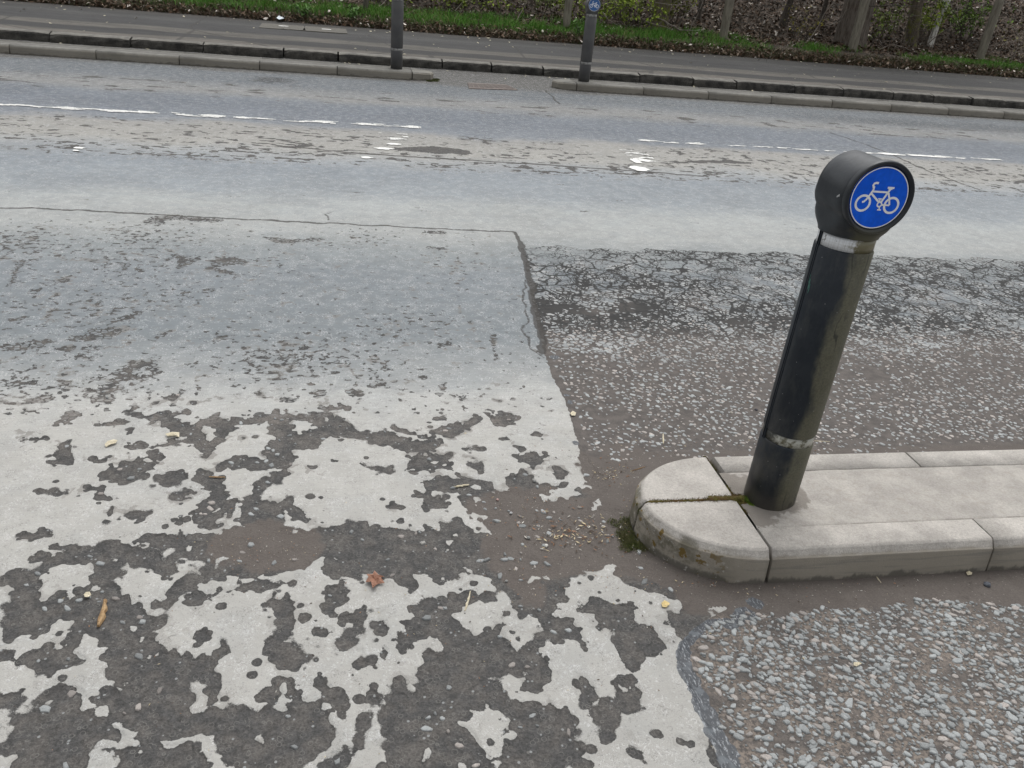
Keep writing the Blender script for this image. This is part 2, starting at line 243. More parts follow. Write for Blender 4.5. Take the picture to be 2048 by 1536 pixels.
# ------------------------------------------------------------------ road
def build_road():
    nr, na = 1050, 1250
    r = np.concatenate([[.3, .5], np.geomspace(.78, 19.5, nr-2)]); a = np.radians(np.linspace(-46, 70, na))
    rr, aa = np.meshgrid(r, a, indexing='ij'); x = (rr*np.sin(aa)).ravel(); y = (rr*np.cos(aa)).ravel()
    # domain warp gives the lobed outlines of the worn patches
    wx = x+fbm(x, y, 14, 2, 1)*.008+fbm(x, y, 42, 2, 2)*.006; wy = y+fbm(x, y, 14, 2, 3)*.009+fbm(x, y, 42, 2, 4)*.007
    dark = field(strokes(DARK), wx, wy, 1.0)
    dark -= .0030*sstep(2.05, 2.5, y)
    lig = field(strokes(LIGHT), wx, wy, 1.0)
    # untraced ground beyond the frame: the same wear from noise
    out = np.maximum(sstep(1.08, .98, y), sstep(-.62*np.maximum(y, .5)+.04, -.62*np.maximum(y, .5)-.1, x)*(y < 2.9))
    nz = (fbm(x, y, 3.2, 3, 9)-.02)*.25
    dark = np.where(out > .5, np.maximum(dark, nz), dark)
    dark = np.minimum(dark, -lig+.001)
    # far specks: elongated along the traffic
    fb = fbm(x*.38, y*1.2, 6.5, 3, 12); band = sstep(6.45, 6.9, y)*sstep(8.15, 7.8, y)
    far = (.45*fb+.75*fbm(x*.5, y, 20, 3, 13)-.25+.16*fbm(x, y, .8, 2, 14)+.1*sstep(7.5, 6.6, y))*.12
    far = np.where(band > 0, np.minimum(far, (band-.35)*.05), -.2)
    g2 = (fbm(x*.4, y, 7, 3, 21)-.38)*.1*(1); band2 = sstep(9.2, 9.6, y)*sstep(10.6, 10.1, y)
    far = np.maximum(far, np.where(band2 > 0, np.minimum(g2, (band2-.35)*.05), -.2))
    stk = (fbm(x*.16, y, 16, 2, 41)-.66)*.08; far = np.maximum(far, np.where((y > 5.3) & (y < 6.6), stk, -.2))
    b1 = at(870, 300); far = np.maximum(far, .2-np.hypot((x-b1[0])*.42, (y-b1[1]))+fbm(x, y, 5, 3, 3)*.06-.06)
    b2 = at(1330, 318); far = np.maximum(far, .16-np.hypot((x-b2[0]-.4)*.25, (y-b2[1]))+fbm(x*.5, y, 7, 3, 3)*.15-.08)
    # the small flecks in the bluish wheel track, left
    fl = np.where((y > 2.7) & (y < 5) & (x < 1), (fbm(x*.7, y, 34, 2, 30)-.56+.75*np.maximum(fbm(x, y, 1.4, 2, 31), 0)+.12*sstep(.2, -1.2, x))*.04, -.2)
    dark = np.maximum(np.maximum(dark, fl), far)
    ex = edge_x(y)
    zone = np.minimum(x-ex+fbm(x, y, 30, 2, 6)*.008, 4.72-y+fbm(x, y, 5, 3, 7)*.07)
    zone = np.where(y > 4.9, -.3, zone)
    dirt = sstep(-.05, .03, field(strokes(DIRT), wx, wy))
    dirt = np.maximum(dirt, sstep(.82, .98, x)*sstep(1.535+.02*np.sin(x*3), 1.60, y+fbm(x, y, 9, 2, 2)*.03)*(y < 2.0))
    dirt = np.maximum(dirt, sstep(1.6, 1.9, x)*sstep(1.40, 1.5, y+(x-1.8)*-.1+fbm(x, y, 9, 2, 2)*.03)*(y < 2.0)*.9)
    dirt = np.maximum(dirt, sstep(.84, .92, x)*sstep(2.43, 2.37, y+fbm(x, y, 9, 2, 5)*.02)*(y > 1.9))
    zone = np.where((dirt > .5) & (x > .8) & (y > 1.6) & (y < 2.4), .01, zone)
    craze = np.where(zone > 0, np.interp(y, [2.3, 3.1, 3.35, 3.7, 4.1, 4.45, 4.75], [-.3, -.12, .28, .55, .72, .95, 1.1]), 0)-.36*np.exp(-((x-1.35)/.5)**2-((y-3.72-.12*(x-1.3))/.20)**2)
    craze = craze+fbm(x, y, 1.6, 2, 33)*.18
    tar = np.where((y < 1.56), .022-np.abs(x-ex-.012+fbm(x, y, 20, 2, 44)*.014), -.2)
    for p, rad in (((1490, 1232), .036), ((1510, 1205), .026), ((1460, 1248), .026), ((1150, 885), .016), ((1138, 805), .014), ((1135, 790), .012), ((1110, 715), .02)):
        q = at(*p); tar = np.maximum(tar, rad-np.hypot(wx-q[0], (wy-q[1])))
    cracks = [[at(-300, 404), at(0, 414), at(150, 420), at(300, 428), at(450, 437), at(600, 443), at(800, 453), at(1020, 463), at(1030, 463), at(1045, 500), at(1058, 560), at(1070, 640), at(1085, 700)],
              [at(1660, 265), at(1720, 285), at(1780, 307), at(1850, 340), at(1960, 380)],
              [at(570, 292), at(700, 306), at(900, 318), at(1100, 330), at(1400, 352)],
              [at(885, 180), at(1110, 198), at(1250, 205), at(1500, 222), at(1700, 240), at(2048, 262)], [at(1090, 180), at(1120, 208)],
              [at(655, 440), at(652, 428), at(665, 422)], [at(1050, 560), at(1047, 600), at(1056, 640), at(1045, 660), at(1062, 690), at(1088, 715)], [at(1040, 485), at(1050, 520), at(1060, 560), at(1069, 610), at(1078, 660), at(1090, 705)]]
    crack = np.full(x.shape, .3, np.float32)
    qx = x+fbm(x, y, 6, 3, 50)*.03; qy = y+fbm(x, y, 6, 3, 51)*.03
    for i, c in enumerate(cracks):
        w = [-.005, -.006, -.012, -.004, -.006, .004, .003, -.012][i]
        crack = np.minimum(crack, poly_dist(c, qx, qy)+w)
    tone = tone_at(x, y)
    # the separate patched strip beside the far kerb, speckled
    ph = at(545, 160); tone *= (1-.62*sstep(1.15, .5, np.hypot((x-ph[0])/.28, (y-ph[1])/.30)+fbm(x, y, 6, 3, 70)*.5))[:, None]; hk = sstep(5.2, 7.0, x)*sstep(11.0, 10.6, y+fbm(x, y, 2, 2, 71)*.3)*sstep(10.15, 10.35, y); tone *= (1-.3*hk)[:, None]
    sp_ = sstep(2.2, 2.4, x-(y-11)*-.3)*sstep(10.62, 10.66, y)*sstep(11.5, 11.3, y); tone *= (1+.10*sp_*np.sign(fbm(x, y, 19, 1, 72)))[:, None]
    z = -.0035*sstep(-.002, .006, dark)*sstep(5, 3, y)-.006*sstep(.012, .0, crack)*sstep(7, 3, y)
    z += fbm(x, y, 60, 2, 60)*.0012*sstep(3.5, 2, y)
    z += np.where((x > ex) & (y < 1.66), -.002, 0)
    V = np.stack([x, y, z], 1); n = np.arange(nr*na).reshape(nr, na)
    F = np.stack([n[:-1, :-1], n[:-1, 1:], n[1:, 1:], n[1:, :-1]], -1).reshape(-1, 4)
    # leave out what lies under the pavement
    keep = V[F[:, 0], 1] < 13.05
    o = mesh_np('road', V, [F[keep][:, ::-1]], road_mat(), smooth=True, attrs=dict(dark=np.clip(dark, -.2, .2), zone=zone, dirt=dirt, craze=craze, tar=tar, crack=crack, tone=tone))
    return tag(o, kind='structure')

def road_mat():
    t = NT('worn_asphalt', .8); P = t.P
    n45 = t.noise(48, 3); n200 = t.noise(230, 2); fine = t.noise(420, 3, .7)
    d = t.add(t.add(t.attr('dark'), t.mul(t.sub(n45, .5), .016)), t.mul(t.sub(n200, .5), .005))
    lob = t.vor(38, 'SMOOTH_F1'); d = t.add(d, t.lp(lob.outputs['Distance'], .1, .75, .012, -.010)); yv0 = t.xyz()[1]
    sv_ = t.vor(21); rr_ = t.xyz(sv_.outputs['Color']); sd_ = t.sub(t.mul(t.add(.25, rr_[1]), .0135), t.mul(sv_.outputs['Distance'], 1/21)); sd_ = t.sub(sd_, t.mul(t.m_('GREATER_THAN', rr_[0], .42), .05))
    sd_ = t.sub(sd_, t.m_('MAXIMUM', 0, t.mul(t.sub(t.m_('MULTIPLY', t.attr('dark'), -1), t.mul(rr_[2], .085)), .6))); sd_ = t.sub(sd_, t.mul(t.ss(yv0, 2.9, 3.1), .05)); sd_ = t.add(sd_, t.mul(t.sub(n45, .5), .012)); d = t.m_('MAXIMUM', d, sd_)
    frag = t.mul(t.mul(t.sub(t.noise(62, 3, .6), .5), .05), t.ss(yv0, 2.5, 3.1)); d = t.add(d, frag)
    soft = t.ss(t.noise(6, 2), .52, .62); d = t.add(d, t.mul(t.mul(t.sub(t.noise(260, 3, .7), .5), .016), t.lp(soft, 0, 1, .15, 1)))
    mD = t.ss(d, t.lp(soft, 0, 1, -.0006, -.004), t.lp(soft, 0, 1, .0014, .004))
    # light worn surface
    streak = t.noise(1, 4, .6, t.scaleP((14, 120, 1))); spots = t.vor(75)
    lf = t.add(t.lp(fine, .25, .75, .80, 1.17), t.mul(t.lp(streak, .3, .7, -.09, .09), t.ss(t.xyz()[1], 1.6, 3.2, .25, 1.)))
    lf = t.add(lf, t.lp(t.noise(7, 3), .3, .7, -.06, .06))
    gr_ = t.noise(1, 3, .75, t.scaleP((38, 95, 1))); lf = t.add(lf, t.mul(t.lp(gr_, .3, .7, -.16, .16), t.ss(t.xyz()[1], 3.5, 7))); lf = t.add(lf, t.mul(t.lp(t.noise(1.4, 4, .65), .3, .7, -.10, .10), t.ss(t.xyz()[1], 3, 6)))
    L = bright(t, t.attr('tone', 'Color'), grey(t, lf))
    sp = t.mul(t.ss(spots.outputs['Distance'], .34, .2), t.m_('GREATER_THAN', t.xyz(spots.outputs['Color'])[0], .72))
    L = t.mix(t.mul(sp, .35), L, (.54, .545, .54))
    s2 = t.vor(130); L = t.mix(t.mul(t.mul(t.ss(s2.outputs['Distance'], .42, .3), t.m_('GREATER_THAN', t.xyz(s2.outputs['Color'])[0], .78)), .30), L, (.18, .185, .19))
    sp3 = t.vor(40); pit = t.mul(t.ss(t.m_('ABSOLUTE', t.sub(sp3.outputs['Distance'], .26)), .07, .0), t.m_('GREATER_THAN', t.xyz(sp3.outputs['Color'])[1], .80))
    pit = t.mul(pit, t.ss(t.noise(60, 2), .42, .6)); L = t.mix(t.mul(pit, .45), L, (.15, .145, .14))
    worm = t.mul(t.ss(t.m_('ABSOLUTE', t.sub(t.noise(60, 2, .5, dist=1.5), .5)), .022, .004), t.ss(t.noise(17, 2), .52, .62))
    wl = t.mul(t.ss(t.m_('ABSOLUTE', t.sub(t.noise(75, 2, .5, dist=1.2), .53)), .026, .006), t.ss(t.noise(15, 3, .6, t.scaleP((1, 1, 1), (5, 3, 0))), .46, .56)); L = t.mix(t.mul(wl, .75), L, (.58, .575, .57))
    L = t.mix(t.mul(t.ss(t.noise(5, 3), .5, .62), .22), L, bright(t, L, (.86, .90, .94)))
    L = t.mix(t.mul(worm, .75), L, (.16, .155, .145))
    # brown-grey stain in the palest shallow hollows
    halo = t.mul(t.ss(t.add(d, t.lp(t.noise(28, 2), .3, .7, -.008, .008)), -.0105, -.0095), t.ss(t.noise(8, 2), .56, .62)); L = t.mix(t.mul(halo, t.ss(t.xyz()[1], 1.7, 2.4, .25, .6)), L, bright(t, (.18, .168, .152), grey(t, t.lp(n200, .3, .7, .75, 1.25))))
    # dark binder
    D = t.mix(t.ss(t.noise(16, 4, .6), .38, .64), (.056, .055, .054), (.086, .080, .074))
    D = t.mix(t.mul(t.mul(t.ss(t.xyz()[1], 2.3, 2.7), t.ss(t.xyz()[1], 3.1, 2.9)), t.ss(t.noise(9, 2), .45, .60, 0., .7)), D, (.14, .126, .114))
    D = bright(t, D, grey(t, t.lp(t.noise(190, 4, .8), .3, .7, .50, 1.55)))
    D = bright(t, D, grey(t, t.lp(t.noise(55, 3, .6, dist=1.2), .3, .7, .70, 1.32))); dr_ = t.vor(60); D = t.mix(t.mul(t.ss(t.m_('ABSOLUTE', t.sub(dr_.outputs['Distance'], .36)), .06, .01), t.mul(t.ss(t.noise(24, 2), .42, .56), .8)), D, (.15, .145, .135))
    rim = t.mul(t.ss(d, .0, .0012), t.ss(d, .0062, .003)); D = t.mix(t.mul(rim, .5), D, (.035, .034, .033))
    stn = t.vor(95); ms = t.mul(t.ss(stn.outputs['Distance'], .36, .26), t.m_('GREATER_THAN', t.xyz(stn.outputs['Color'])[0], .955))
    D = t.mix(t.mul(ms, .8), D, (.27, .28, .28))
    # reticulated wear in the far tracks: pale stones left standing in the dark
    ret = t.vor(48, 'DISTANCE_TO_EDGE', t.scaleP((.8, 1.15, 1))); yv = t.xyz()[1]
    rm = t.mul(t.ss(ret.outputs['Distance'], .09, .16), t.mul(t.ss(yv, 2.6, 3.0), t.m_('GREATER_THAN', t.xyz(t.vor(48, 'F1', t.scaleP((.8, 1.15, 1))).outputs['Color'])[0], .3)))
    D = t.mix(t.mul(t.mul(rm, t.ss(yv, 6.0, 5.0)), .85), D, L)
    A = t.mix(mD, L, D)
    # chipped surface on the right
    zn = t.add(t.attr('zone'), t.mul(t.sub(n45, .5), .012)); mZ = t.ss(zn, -.001, .001)
    cr = t.add(t.attr('craze'), t.lp(t.noise(6.5, 3, .65), .3, .7, -.60, .55)); warp = t.n('ShaderNodeVectorMath', operation='ADD')
    nw = t.n('ShaderNodeTexNoise'); t.put(nw.inputs['Vector'], P); nw.inputs['Scale'].default_value = 40
    sc_ = t.n('ShaderNodeVectorMath', operation='SCALE'); t.put(sc_.inputs[0], nw.outputs['Color']); sc_.inputs['Scale'].default_value = .02
    t.put(warp.inputs[0], P); t.put(warp.inputs[1], sc_.outputs[0])
    ce = t.vor(32, 'DISTANCE_TO_EDGE', warp.outputs[0]); cf = t.vor(32, 'F1', warp.outputs[0])
    thr = t.m_('MAXIMUM', t.m_('MULTIPLY_ADD', cr, -.26, .21), t.lp(t.noise(5, 3, .6), .40, .62, -.02, .055)); pl = t.ss(t.sub(t.add(ce.outputs['Distance'], t.lp(t.noise(90, 2), .3, .7, -.05, .05)), thr), .0, .04)
    pres = t.m_('LESS_THAN', t.xyz(cf.outputs['Color'])[0], t.m_('MULTIPLY_ADD', cr, 1.3, .45)); pl = t.mul(pl, pres)
    ce2 = t.vor(12, 'DISTANCE_TO_EDGE', warp.outputs[0]); bigc = t.mul(t.ss(ce2.outputs['Distance'], .035, .012), t.ss(t.noise(3.5, 2), .47, .55)); pl = t.mul(pl, t.sub(1, t.mul(bigc, .9)))
    ce3 = t.vor(6.5, 'DISTANCE_TO_EDGE', warp.outputs[0]); nb = t.n('ShaderNodeTexNoise'); t.put(nb.inputs['Vector'], P); nb.inputs['Scale'].default_value = 9; sb = t.n('ShaderNodeVectorMath', operation='SCALE'); t.put(sb.inputs[0], nb.outputs['Color']); sb.inputs['Scale'].default_value = .16
    wb = t.n('ShaderNodeVectorMath', operation='ADD'); t.put(wb.inputs[0], P); t.put(wb.inputs[1], sb.outputs[0]); t.put(ce3.inputs['Vector'], wb.outputs[0])
    c4 = t.vor(15, 'DISTANCE_TO_EDGE', wb.outputs[0]); crk = t.m_('MAXIMUM', t.ss(ce3.outputs['Distance'], .075, .02), t.mul(t.ss(c4.outputs['Distance'], .085, .03), t.ss(t.noise(2.6, 2), .42, .52)))
    crk = t.mul(crk, t.ss(t.noise(1.3, 2), .34, .46)); pl = t.mul(pl, t.sub(1, crk))
    plc = t.mix(t.xyz(cf.outputs['Color'])[1], (.235, .25, .255), (.38, .385, .38)); plc = t.mix(t.ss(cr, .5, 1.), plc, bright(t, t.attr('tone', 'Color'), grey(t, lf)))
    mtx = t.mix(t.ss(t.noise(24, 4, .65), .35, .65), (.074, .066, .061), (.115, .101, .092)); mtx = bright(t, mtx, grey(t, t.lp(t.noise(330, 3, .8), .3, .7, .6, 1.4)))
    tan = t.mul(t.ss(t.noise(110, 4, .75), .44, .58), t.mul(t.ss(t.xyz()[1], 1.75, 1.6), t.ss(t.noise(9, 2), .36, .55))); mtx = t.mix(t.mul(tan, .62), mtx, (.27, .225, .185))
    dk = t.ss(t.xyz()[1], 3.3, 3.7); mtx = t.mix(t.mul(dk, t.ss(t.noise(2.2, 2), .3, .5)), mtx, (.030, .029, .028))
    mtx = t.mix(t.mul(crk, t.ss(t.xyz()[1], 3.3, 3.6)), mtx, (.020, .020, .020))
    B = t.mix(t.mul(pl, t.ss(t.xyz()[1], 3.0, 3.3)), mtx, plc)
    A = t.mix(mZ, A, B)
    # silt
    dr = t.add(t.attr('dirt'), t.lp(t.noise(22, 4, .7), .3, .7, -.22, .22))
    sil = t.mix(t.noise(14, 4, .6), (.074, .062, .055), (.128, .112, .10)); sil = bright(t, sil, grey(t, t.lp(t.noise(240, 4, .8), .3, .7, .7, 1.3)))
    sv = t.vor(160); sm = t.mul(t.ss(sv.outputs['Distance'], .3, .2), t.m_('GREATER_THAN', t.xyz(sv.outputs['Color'])[0], .93)); sil = t.mix(t.mul(sm, .7), sil, (.3, .28, .25))
    A = t.mix(t.ss(t.mul(dr, t.m_('MAXIMUM', mZ, mD)), .35, .65), A, sil)
    # tar along the joint
    tr = t.add(t.attr('tar'), t.mul(t.sub(n45, .5), .02)); mT = t.ss(tr, .0, .002)
    ts = t.noise(1, 3, .7, t.scaleP((160, 60, 1))); tc = t.mix(t.ss(ts, .50, .68), (.045, .052, .062), (.30, .32, .34)); tc = t.mix(t.ss(t.noise(26, 2), .55, .7), tc, (.10, .115, .13))
    A = t.mix(t.mul(mT, .92), A, tc)
    ck = t.add(t.attr('crack'), t.mul(t.sub(n45, .5), .014)); mC = t.ss(ck, .011, .004); A = t.mix(t.mul(mC, .85), A, (.042, .038, .034))
    t.col(A)
    h = t.add(t.mul(mD, -.5), t.mul(n200, .35)); h = t.add(h, t.mul(t.noise(110, 3), t.lp(mD, 0, 1, .3, 1.1))); h = t.add(h, t.mul(t.mul(pl, mZ), .5)); h = t.sub(h, mC)
    t.bump(h, .0035, .8)
    t.put(t.b.inputs['Roughness'], t.m_('SUBTRACT', t.lp(fine, .3, .7, .72, .88), t.mul(mT, .3)))
    t.b.inputs['Specular IOR Level'].default_value = .35
    return t.m
build_road()

# outer ground, one sheet to the horizon
def plain(name, c1, c2, sc=6, rough=.9, bump=.01):
    t = NT(name, rough); t.col(bright(t, t.mix(t.ss(t.noise(sc, 5, .6), .3, .7), c1, c2), grey(t, t.lp(t.noise(sc*12, 3, .7), .3, .7, .75, 1.25)))); t.bump(t.noise(sc*8, 4), bump); return t.m
M_outer = plain('outer_asphalt', (.10, .10, .10), (.17, .165, .16))
tag(mesh_np('ground', [(-300, -300, -.03), (300, -300, -.03), (300, 300, -.03), (-300, 300, -.03)], [[(0, 1, 2, 3)]], M_outer), kind='structure')

# ------------------------------------------------------------------ road paint
t = NT('worn_white_paint', .7); t.col(bright(t, t.mix(t.ss(t.noise(30, 3), .4, .6), (.74, .74, .71), (.88, .88, .85)), grey(t, t.lp(t.noise(200, 3), .3, .7, .85, 1.1)))); M_paint = t.m
def paint(name, boxes, thr, step=.012, blobs=()):
    V, F = [], []
    for (x0, x1, y0, y1, seed) in boxes:
        nx, ny = int((x1-x0)/(step*2)), int((y1-y0)/step); gx, gy = np.meshgrid(np.arange(nx), np.arange(ny)); cx = x0+(gx+.5)*step*2; cy = y0+(gy+.5)*step
        f = fbm(cx*.35, cy, 14, 3, seed)+.25*fbm(cx, cy*.2, 1.6, 2, seed+3)
        e = np.minimum(cy-y0, y1-cy)/(y1-y0); k = (f > thr-.9*(e-.18)) & (e > .04)
        for X, Y in zip(cx[k], cy[k]):
            b = len(V); j = step*.55; V += [(X-j*2, Y-j, .005), (X+j*2, Y-j, .005), (X+j*2, Y+j, .005), (X-j*2, Y+j, .005)]; F.append((b, b+1, b+2, b+3))
    for (cx, cy, rx, ry, seed) in blobs:
        b = len(V); rg = random.Random(seed); V.append((cx, cy, .0055))
        for k in range(22):
            a = k*math.tau/22; q = rg.uniform(.72, 1.08); V.append((cx+rx*q*math.cos(a), cy+ry*q*math.sin(a), .0055))
        F += [(b, b+1+k, b+1+(k+1) % 22, b) for k in range(22)]
    F4 = [f for f in F if f[0] != f[3]]; F3 = [f[:3] for f in F if f[0] == f[3]]
    return mesh_np(name, V, [F4, F3], M_paint)
tag(paint('lane_line', [(-6.6, .72, 8.24, 8.38, 2)], .13), kind='structure')
tag(paint('lane_line', [(2.9, 7.2, 8.20, 8.31, 7)], .13, blobs=[(5.77, 8.25, .16, .05, 4), (6.2, 8.25, .2, .045, 9)]), kind='structure')
def pb(px, py, w, h, s): a = at(px-w, py); b = at(px+w, py); c = at(px, py-h); d = at(px, py+h); m = at(px, py); return (m[0], m[1], (b[0]-a[0])/2, (c[1]-d[1])/2, s)
c1 = at(800, 282); c2 = at(1285, 318)
tag(paint('marking_remnant', [(c1[0]-.18, c1[0]+.1, c1[1]-.15, c1[1]+.5, 5)], .36, blobs=[pb(768, 298, 22, 2.2, 1), pb(733, 316, 13, 2, 2), pb(788, 289, 15, 2, 6), pb(158, 297, 13, 2, 8), pb(152, 302, 8, 1.5, 12)]), kind='structure')
tag(paint('marking_remnant', [(c2[0]-.12, c2[0]+.12, c2[1]-.2, c2[1]+.5, 15)], .34, blobs=[pb(1278, 338, 21, 5, 4), pb(1272, 323, 9, 5, 5), pb(1290, 322, 14, 2.5, 7)]), kind='structure')

# ------------------------------------------------------------------ stone chippings set in the surface
def stones(cx, cy, z, size, colr, zh, seed=0, elong=(1.1, 2.0)):
    rg = np.random.default_rng(seed); n = len(cx); K = 7
    ang = (np.arange(K)[None]+rg.uniform(-.34, .34, (n, K)))*2*np.pi/K; rad = rg.uniform(.62, 1.12, (n, K))
    el = rg.uniform(elong[0], elong[1], n); th = rg.normal(-.7, .75, n); sx = size*np.sqrt(el)/2; sy = size/np.sqrt(el)/2
    ux, uy = rad*np.cos(ang)*sx[:, None], rad*np.sin(ang)*sy[:, None]; c, s = np.cos(th)[:, None], np.sin(th)[:, None]
    X, Y = ux*c-uy*s, ux*s+uy*c; tz = rg.normal(0, .09, (n, 2))
    h = zh*rg.uniform(.55, 1.3, n)
    ring0 = np.stack([cx[:, None]+X*1.02, cy[:, None]+Y*1.02, np.repeat((z-.004)[:, None], K, 1)], -1)
    ring1 = np.stack([cx[:, None]+X*.93, cy[:, None]+Y*.93, (z+h*.78)[:, None]+X*tz[:, :1]*.5+Y*tz[:, 1:]*.5], -1)
    ring2 = np.stack([cx[:, None]+X*.70, cy[:, None]+Y*.70, (z+h)[:, None]+X*tz[:, :1]*.6+Y*tz[:, 1:]*.6], -1)
    V = np.concatenate([ring0, ring1, ring2], 1); b = (np.arange(n)*3*K)[:, None]; k = np.arange(K); k2 = (k+1) % K
    q1 = np.stack([b+k, b+k2, b+K+k2, b+K+k], -1).reshape(-1, 4); q2 = np.stack([b+K+k, b+K+k2, b+2*K+k2, b+2*K+k], -1).reshape(-1, 4)
    top = (b+2*K+k).reshape(-1, K)
    col = np.repeat(colr[:, None, :], 3*K, 1).reshape(-1, 3)
    return V.reshape(-1, 3), [q1, q2, top], col
def stone_col(n, rg, warm=.2, lo=.17, hi=.36):
    v = rg.uniform(lo, hi, n); w = rg.random(n) < warm
    return np.where(w[:, None], v[:, None]*np.array([1.06, .97, .90]), v[:, None]*np.array([.955, 1.0, 1.0]))
t = NT('chipping_stone', .75); t.col(bright(t, t.attr('col', 'Color'), grey(t, t.lp(t.noise(260, 3, .7), .3, .7, .78, 1.2)))); t.bump(t.noise(300, 3), .001); M_stone = t.m
def jitter(x0, x1, y0, y1, s, rg):
    gx, gy = np.meshgrid(np.arange(x0, x1, s), np.arange(y0, y1, s)); gx = gx.ravel()+rg.uniform(-.46, .46, gx.size)*s; gy = gy.ravel()+rg.uniform(-.46, .46, gy.size)*s
    return gx, gy
def chip_object(name, parts, label):
    V, F, Cc, off = [], [[], [], []], [], 0
    for v, f, c in parts:
        V.append(v); Cc.append(c)
        for i in range(3): F[i].append(f[i]+off)
        off += len(v)
    o = mesh_np(name, np.concatenate(V), [np.concatenate(f) for f in F], M_stone, attrs=dict(col=np.concatenate(Cc)))
    return tag(o, label, 'stone chippings', kind='stuff')
rg = np.random.default_rng(5)
def inside_near(x, y):
    ex = edge_x(y); top = np.where(x < 1.6, 1.575+.01*np.sin(x*25), 1.60-(x-1.6)*.18)
    return (x > ex+.045+.02*np.sin(y*40)) & (y < top-.01)
parts = []
for s, sz, hh, keep, (lo, hi) in ((.0200, .0190, .0045, .94, (.23, .37)), (.0105, .0085, .002, .7, (.15, .30)), (.036, .025, .0042, .5, (.23, .36))):
    x, y = jitter(.8, 2.6, .55, 1.62, s, rg); k = inside_near(x, y) & (rg.random(x.size) < keep*(.8+fbm(x, y, 7, 2, 3)*.8)); x, y = x[k], y[k]
    parts.append(stones(x, y, np.full(x.size, -.002), sz*rg.uniform(.6, 1.25, x.size), stone_col(x.size, rg, .2, lo, hi), hh, 3))
chip_object('stone_chippings', parts, 'blue grey stone chippings set in brown binder in front of the near island')
parts = []
for s, sz, hh, keep in ((.029, .0185, .0022, .80), (.021, .011, .0016, .55)):
    x, y = jitter(.8, 7.5, 2.36, 3.75, s, rg); ex = edge_x(y)
    den = np.interp(y, [2.38, 2.46, 2.9, 3.05, 3.2, 3.5, 3.75], [.3, .9, .8, .7, .9, .45, .0])*(1+fbm(x*.6, y, 2.5, 2, 8)*.9)
    k = (x > ex+.03) & (rg.random(x.size) < keep*den) & ~((y < 2.42) & (x > 2.2)); x, y = x[k], y[k]
    parts.append(stones(x, y, np.zeros(x.size)-.0005, sz*rg.uniform(.55, 1.3, x.size), stone_col(x.size, rg, .3, .26, .43), hh, 4, (1.0, 1.9)))
chip_object('stone_chippings', parts, 'pale flat stone chippings set in brown surface behind the near island')
# loose and embedded stones in the dark worn patches, left
x, y = jitter(-1.2, .95, .85, 3.0, .034, rg); seg = strokes(DARK); lg = strokes(LIGHT)
f = np.minimum(field(seg, x, y), -field(lg, x, y)); pz = fbm(x, y, 5, 2, 17)
k = (f > .012) & (x < edge_x(y)-.01) & (rg.random(x.size) < np.clip(.15+pz*1.2, .03, .8)*np.interp(y, [1.0, 1.6, 2.2, 2.7], [1.2, .9, 1.1, 1.5])); x, y = x[k], y[k]
chip_object('embedded_stones', [stones(x, y, np.full(x.size, -.0045), rg.uniform(.008, .025, x.size), stone_col(x.size, rg, .2, .16, .36), .0046, 9)], 'scattered pale stones bedded in the dark worn patches of the road')

# ------------------------------------------------------------------ concrete and kerbs
def concrete(name, base, dark, stain=None, damp=0., moss=0.):
    t = NT(name, .88); n1 = t.noise(9, 5, .6); c = t.mix(t.ss(n1, .3, .72), base, dark)
    c = bright(t, c, grey(t, t.lp(t.noise(110, 5, .8), .28, .72, .74, 1.26))); c = bright(t, c, grey(t, t.lp(t.noise(500, 2, .7), .3, .7, .82, 1.18)))
    c = t.mix(t.mul(t.ss(t.noise(3.2, 5, .7), .52, .66), .45), c, tuple(q*.62 for q in dark))
    pits = t.vor(130); pm = t.mul(t.ss(pits.outputs['Distance'], .25, .12), t.m_('GREATER_THAN', t.xyz(pits.outputs['Color'])[0], .9)); c = t.mix(t.mul(pm, .6), c, (.13, .12, .11))
    z = t.xyz()[2]
    if stain:   # road grime splashed up the face below the rounded lip
        c = t.mix(t.mul(t.ss(t.add(z, t.mul(t.sub(t.noise(20, 3), .5), .02)), .094, .080), stain), c, (.262, .236, .192))
        st = t.noise(1, 4, .6, t.scaleP((5, 5, 90))); c = t.mix(t.mul(t.mul(t.ss(st, .48, .66), t.ss(z, .085, .07)), .45), c, (.15, .145, .135))
    if damp: c = t.mix(t.mul(t.ss(t.add(z, t.mul(t.sub(t.noise(1, 6, .7, t.scaleP((9, 9, 3))), .5), .10)), .020, .006), damp), c, (.085, .078, .066))
    if moss:
        gm = t.mul(t.mul(t.ss(t.noise(13, 5, .7), .42, .60), t.ss(t.xyz()[0], moss+.03, moss-.2)), t.ss(z, .108, .098)); c = t.mix(t.mul(gm, .75), c, (.085, .078, .05))
        mm = t.mul(t.ss(t.noise(34, 3, .6), .58, .64), t.mul(t.ss(t.xyz()[0], moss, moss-.15), t.ss(z, .1, .085))); c = t.mix(mm, c, (.13, .085, .02))
        wl = t.mul(t.ss(t.noise(60, 3, .6), .64, .68), t.ss(t.xyz()[0], moss+.1, moss-.1)); c = t.mix(t.mul(wl, .6), c, (.42, .41, .38))
    t.col(c); t.bump(t.add(t.noise(220, 4, .7), t.noise(30, 3)), .0022, .8); return t.m
M_kerb = concrete('kerb_concrete', (.475, .448, .412), (.36, .338, .31), stain=.9, damp=.8)
M_nose = concrete('quadrant_concrete', (.475, .448, .412), (.36, .338, .31), stain=.9, damp=.8, moss=1.12)
M_infill = concrete('infill_concrete', (.40, .38, .345), (.30, .285, .26))
M_mortar = plain('joint_mortar', (.075, .07, .06), (.13, .12, .10), 40, .95, .004)
M_fkerb = concrete('far_kerb_concrete', (.20, .195, .175), (.14, .135, .12), stain=.55, damp=.7)
